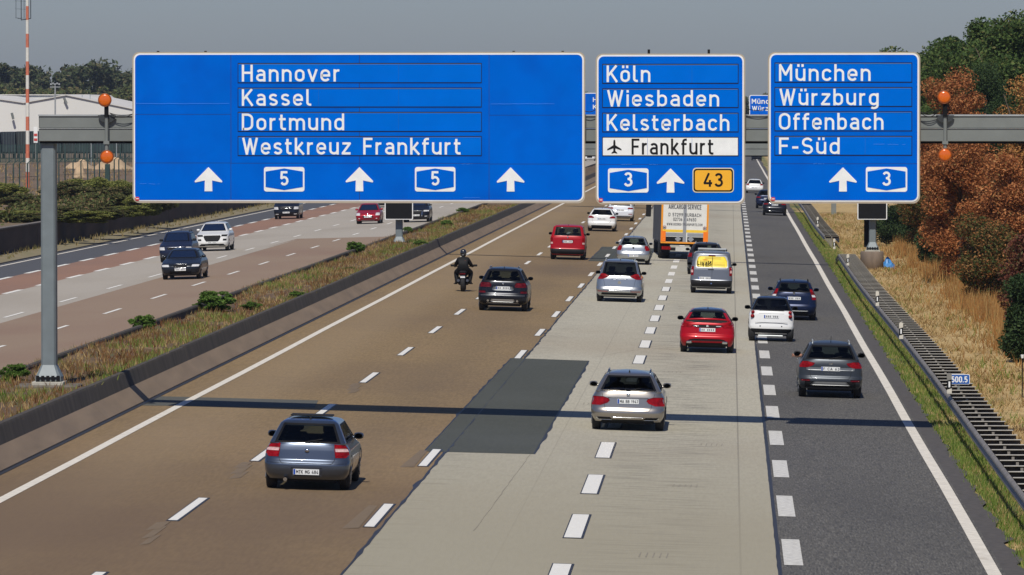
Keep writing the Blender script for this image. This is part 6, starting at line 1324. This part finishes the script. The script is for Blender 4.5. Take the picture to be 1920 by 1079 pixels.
MB().box(-.10, .10, -.03, -.015, .58, .68).build('number_plate', M_PLATE, t); MB().bbox(-.12, .12, -.10, -.02, .72, .78, .015).build('tail_light', M_LRD, t); MB().tube((0, 1.45, .95), (0, 1.72, .31), .045).build('fork', M_PLA, t); MB().bbox(-.18, .18, 1.25, 1.5, .85, 1.2, .05).build('fairing', M_BLK, t)
def skin(name, pts, edges, radii, m, parent=None, sub=2, loc=None):
    me = bpy.data.meshes.new(name); me.from_pydata(pts, edges, []); o = link(name, me, parent, loc)
    o.modifiers.new('Skin', 'SKIN'); me.materials.append(m)
    for v, r in zip(me.skin_vertices[0].data, radii): v.radius = (r, r) if not isinstance(r, tuple) else r
    me.skin_vertices[0].data[0].use_root = True
    s_ = o.modifiers.new('Subdivision', 'SUBSURF'); s_.levels = s_.render_levels = sub
    return o
rd = thing('person', 'motorcyclist in black leathers and black helmet, riding away', 'person', (mx, my - .25, mz))
pts = [(0, .35, .93), (0, .40, 1.12), (0, .50, 1.30), (0, .58, 1.41), (0, .62, 1.48)]; ed = [(0, 1), (1, 2), (2, 3), (3, 4)]; rad = [(.20, .17), (.185, .15), (.225, .16), (.12, .10), .07]
for sd in (-1, 1):
    b = len(pts); pts += [(sd * .20, .54, 1.34), (sd * .315, .66, 1.12), (sd * .37, 1.00, 1.05), (sd * .385, 1.12, 1.05)]; ed += [(2, b), (b, b + 1), (b + 1, b + 2), (b + 2, b + 3)]; rad += [.10, .085, .06, .042]
    b = len(pts); pts += [(sd * .15, .42, .90), (sd * .31, .85, .80), (sd * .27, .58, .42), (sd * .29, .66, .35)]; ed += [(0, b), (b, b + 1), (b + 1, b + 2), (b + 2, b + 3)]; rad += [.14, .12, .085, .06]
skin('body', pts, ed, rad, mat('black leather', (.006, .006, .007), .6, spec=.15, var=.25, scale=8), rd)
HM = MB().lathe([(.001, .26), (.07, .25), (.115, .20), (.135, .12), (.13, .04), (.115, -.02), (.085, -.05), (.02, -.05)], (0, .64, 1.52), 'z', 24).build('helmet', mat('helmet black', (.012, .012, .014), .2, var=.05, coat=1), rd, True)
MB().box(-.05, .03, .495, .51, 1.53, 1.545).build('helmet_mark', M_GALVL, HM)
for sd in (-1, 1):
    for k in range(4): z = 1.07 - k * .022; skin('finger', [(sd * .385, 1.12, 1.06), (sd * .385 + sd * (k - 1.5) * .018, 1.175, 1.065), (sd * .385 + sd * (k - 1.5) * .018, 1.185, 1.03)], [(0, 1), (1, 2)], [.014, .011, .010], M_BLK, rd, 1)
    skin('thumb', [(sd * .37, 1.10, 1.05), (sd * .335, 1.14, 1.04), (sd * .33, 1.165, 1.03)], [(0, 1), (1, 2)], [.015, .012, .010], M_BLK, rd, 1)
    MB().bbox(sd * .31 - .05, sd * .31 + .05, .50, .76, .30, .42, .03).build('boot', M_BLK, rd)
mb = MB(); mb.add([(.03, .365, 1.20), (.06, .365, 1.20), (.10, .37, 1.30), (.08, .37, 1.31)], [(0, 1, 2, 3)]); mb.build('back_stripe', mat('red stripe', (.35, .02, .02), .5, var=0), rd)
# hand and forearm out of the crossover's window
q = onroad(1555, 745); ax, ay = q.x - .80, q.y + 1.75
pr = thing('person', "driver's bare forearm and hand resting at the crossover's left mirror", 'person', (ax, ay, gz(q.x))); SK = mat('skin', (.40, .20, .13), .5, var=.1, scale=20)
pts = [(.14, -.25, 1.08), (.02, -.12, 1.09), (-.10, .05, 1.06), (-.14, .12, 1.07), (-.17, .17, 1.08)]; ed = [(0, 1), (1, 2), (2, 3), (3, 4)]; rad = [.055, .05, .038, .032, .036]
for k in range(4):
    b = len(pts); o = (k - 1.5) * .022; pts += [(-.185 + o * .3, .20, 1.08 + o), (-.21, .24 - abs(o), 1.085 + o), (-.215, .25 - abs(o), 1.055 + o)]; ed += [(4, b), (b, b + 1), (b + 1, b + 2)]; rad += [.011, .0095, .008]
b = len(pts); pts += [(-.14, .17, 1.13), (-.15, .21, 1.15)]; ed += [(3, b), (b, b + 1)]; rad += [.012, .010]
skin('arm', pts, ed, rad, SK, pr)
# ================================================================== air
hz = MB().box(-420, 240, -40, 3300, -2.2, 40).build('haze', bpy.data.materials.new('haze air')); hz['kind'] = 'stuff'
hm = hz.data.materials[0]; hm.use_nodes = True; nn = hm.node_tree; nn.nodes.clear(); ho = nn.nodes.new('ShaderNodeOutputMaterial'); pv = nn.nodes.new('ShaderNodeVolumePrincipled')
pv.inputs['Color'].default_value = (.74, .84, 1.0, 1); pv.inputs['Density'].default_value = .00008; pv.inputs['Anisotropy'].default_value = .3; nn.links.new(pv.outputs[0], ho.inputs['Volume'])
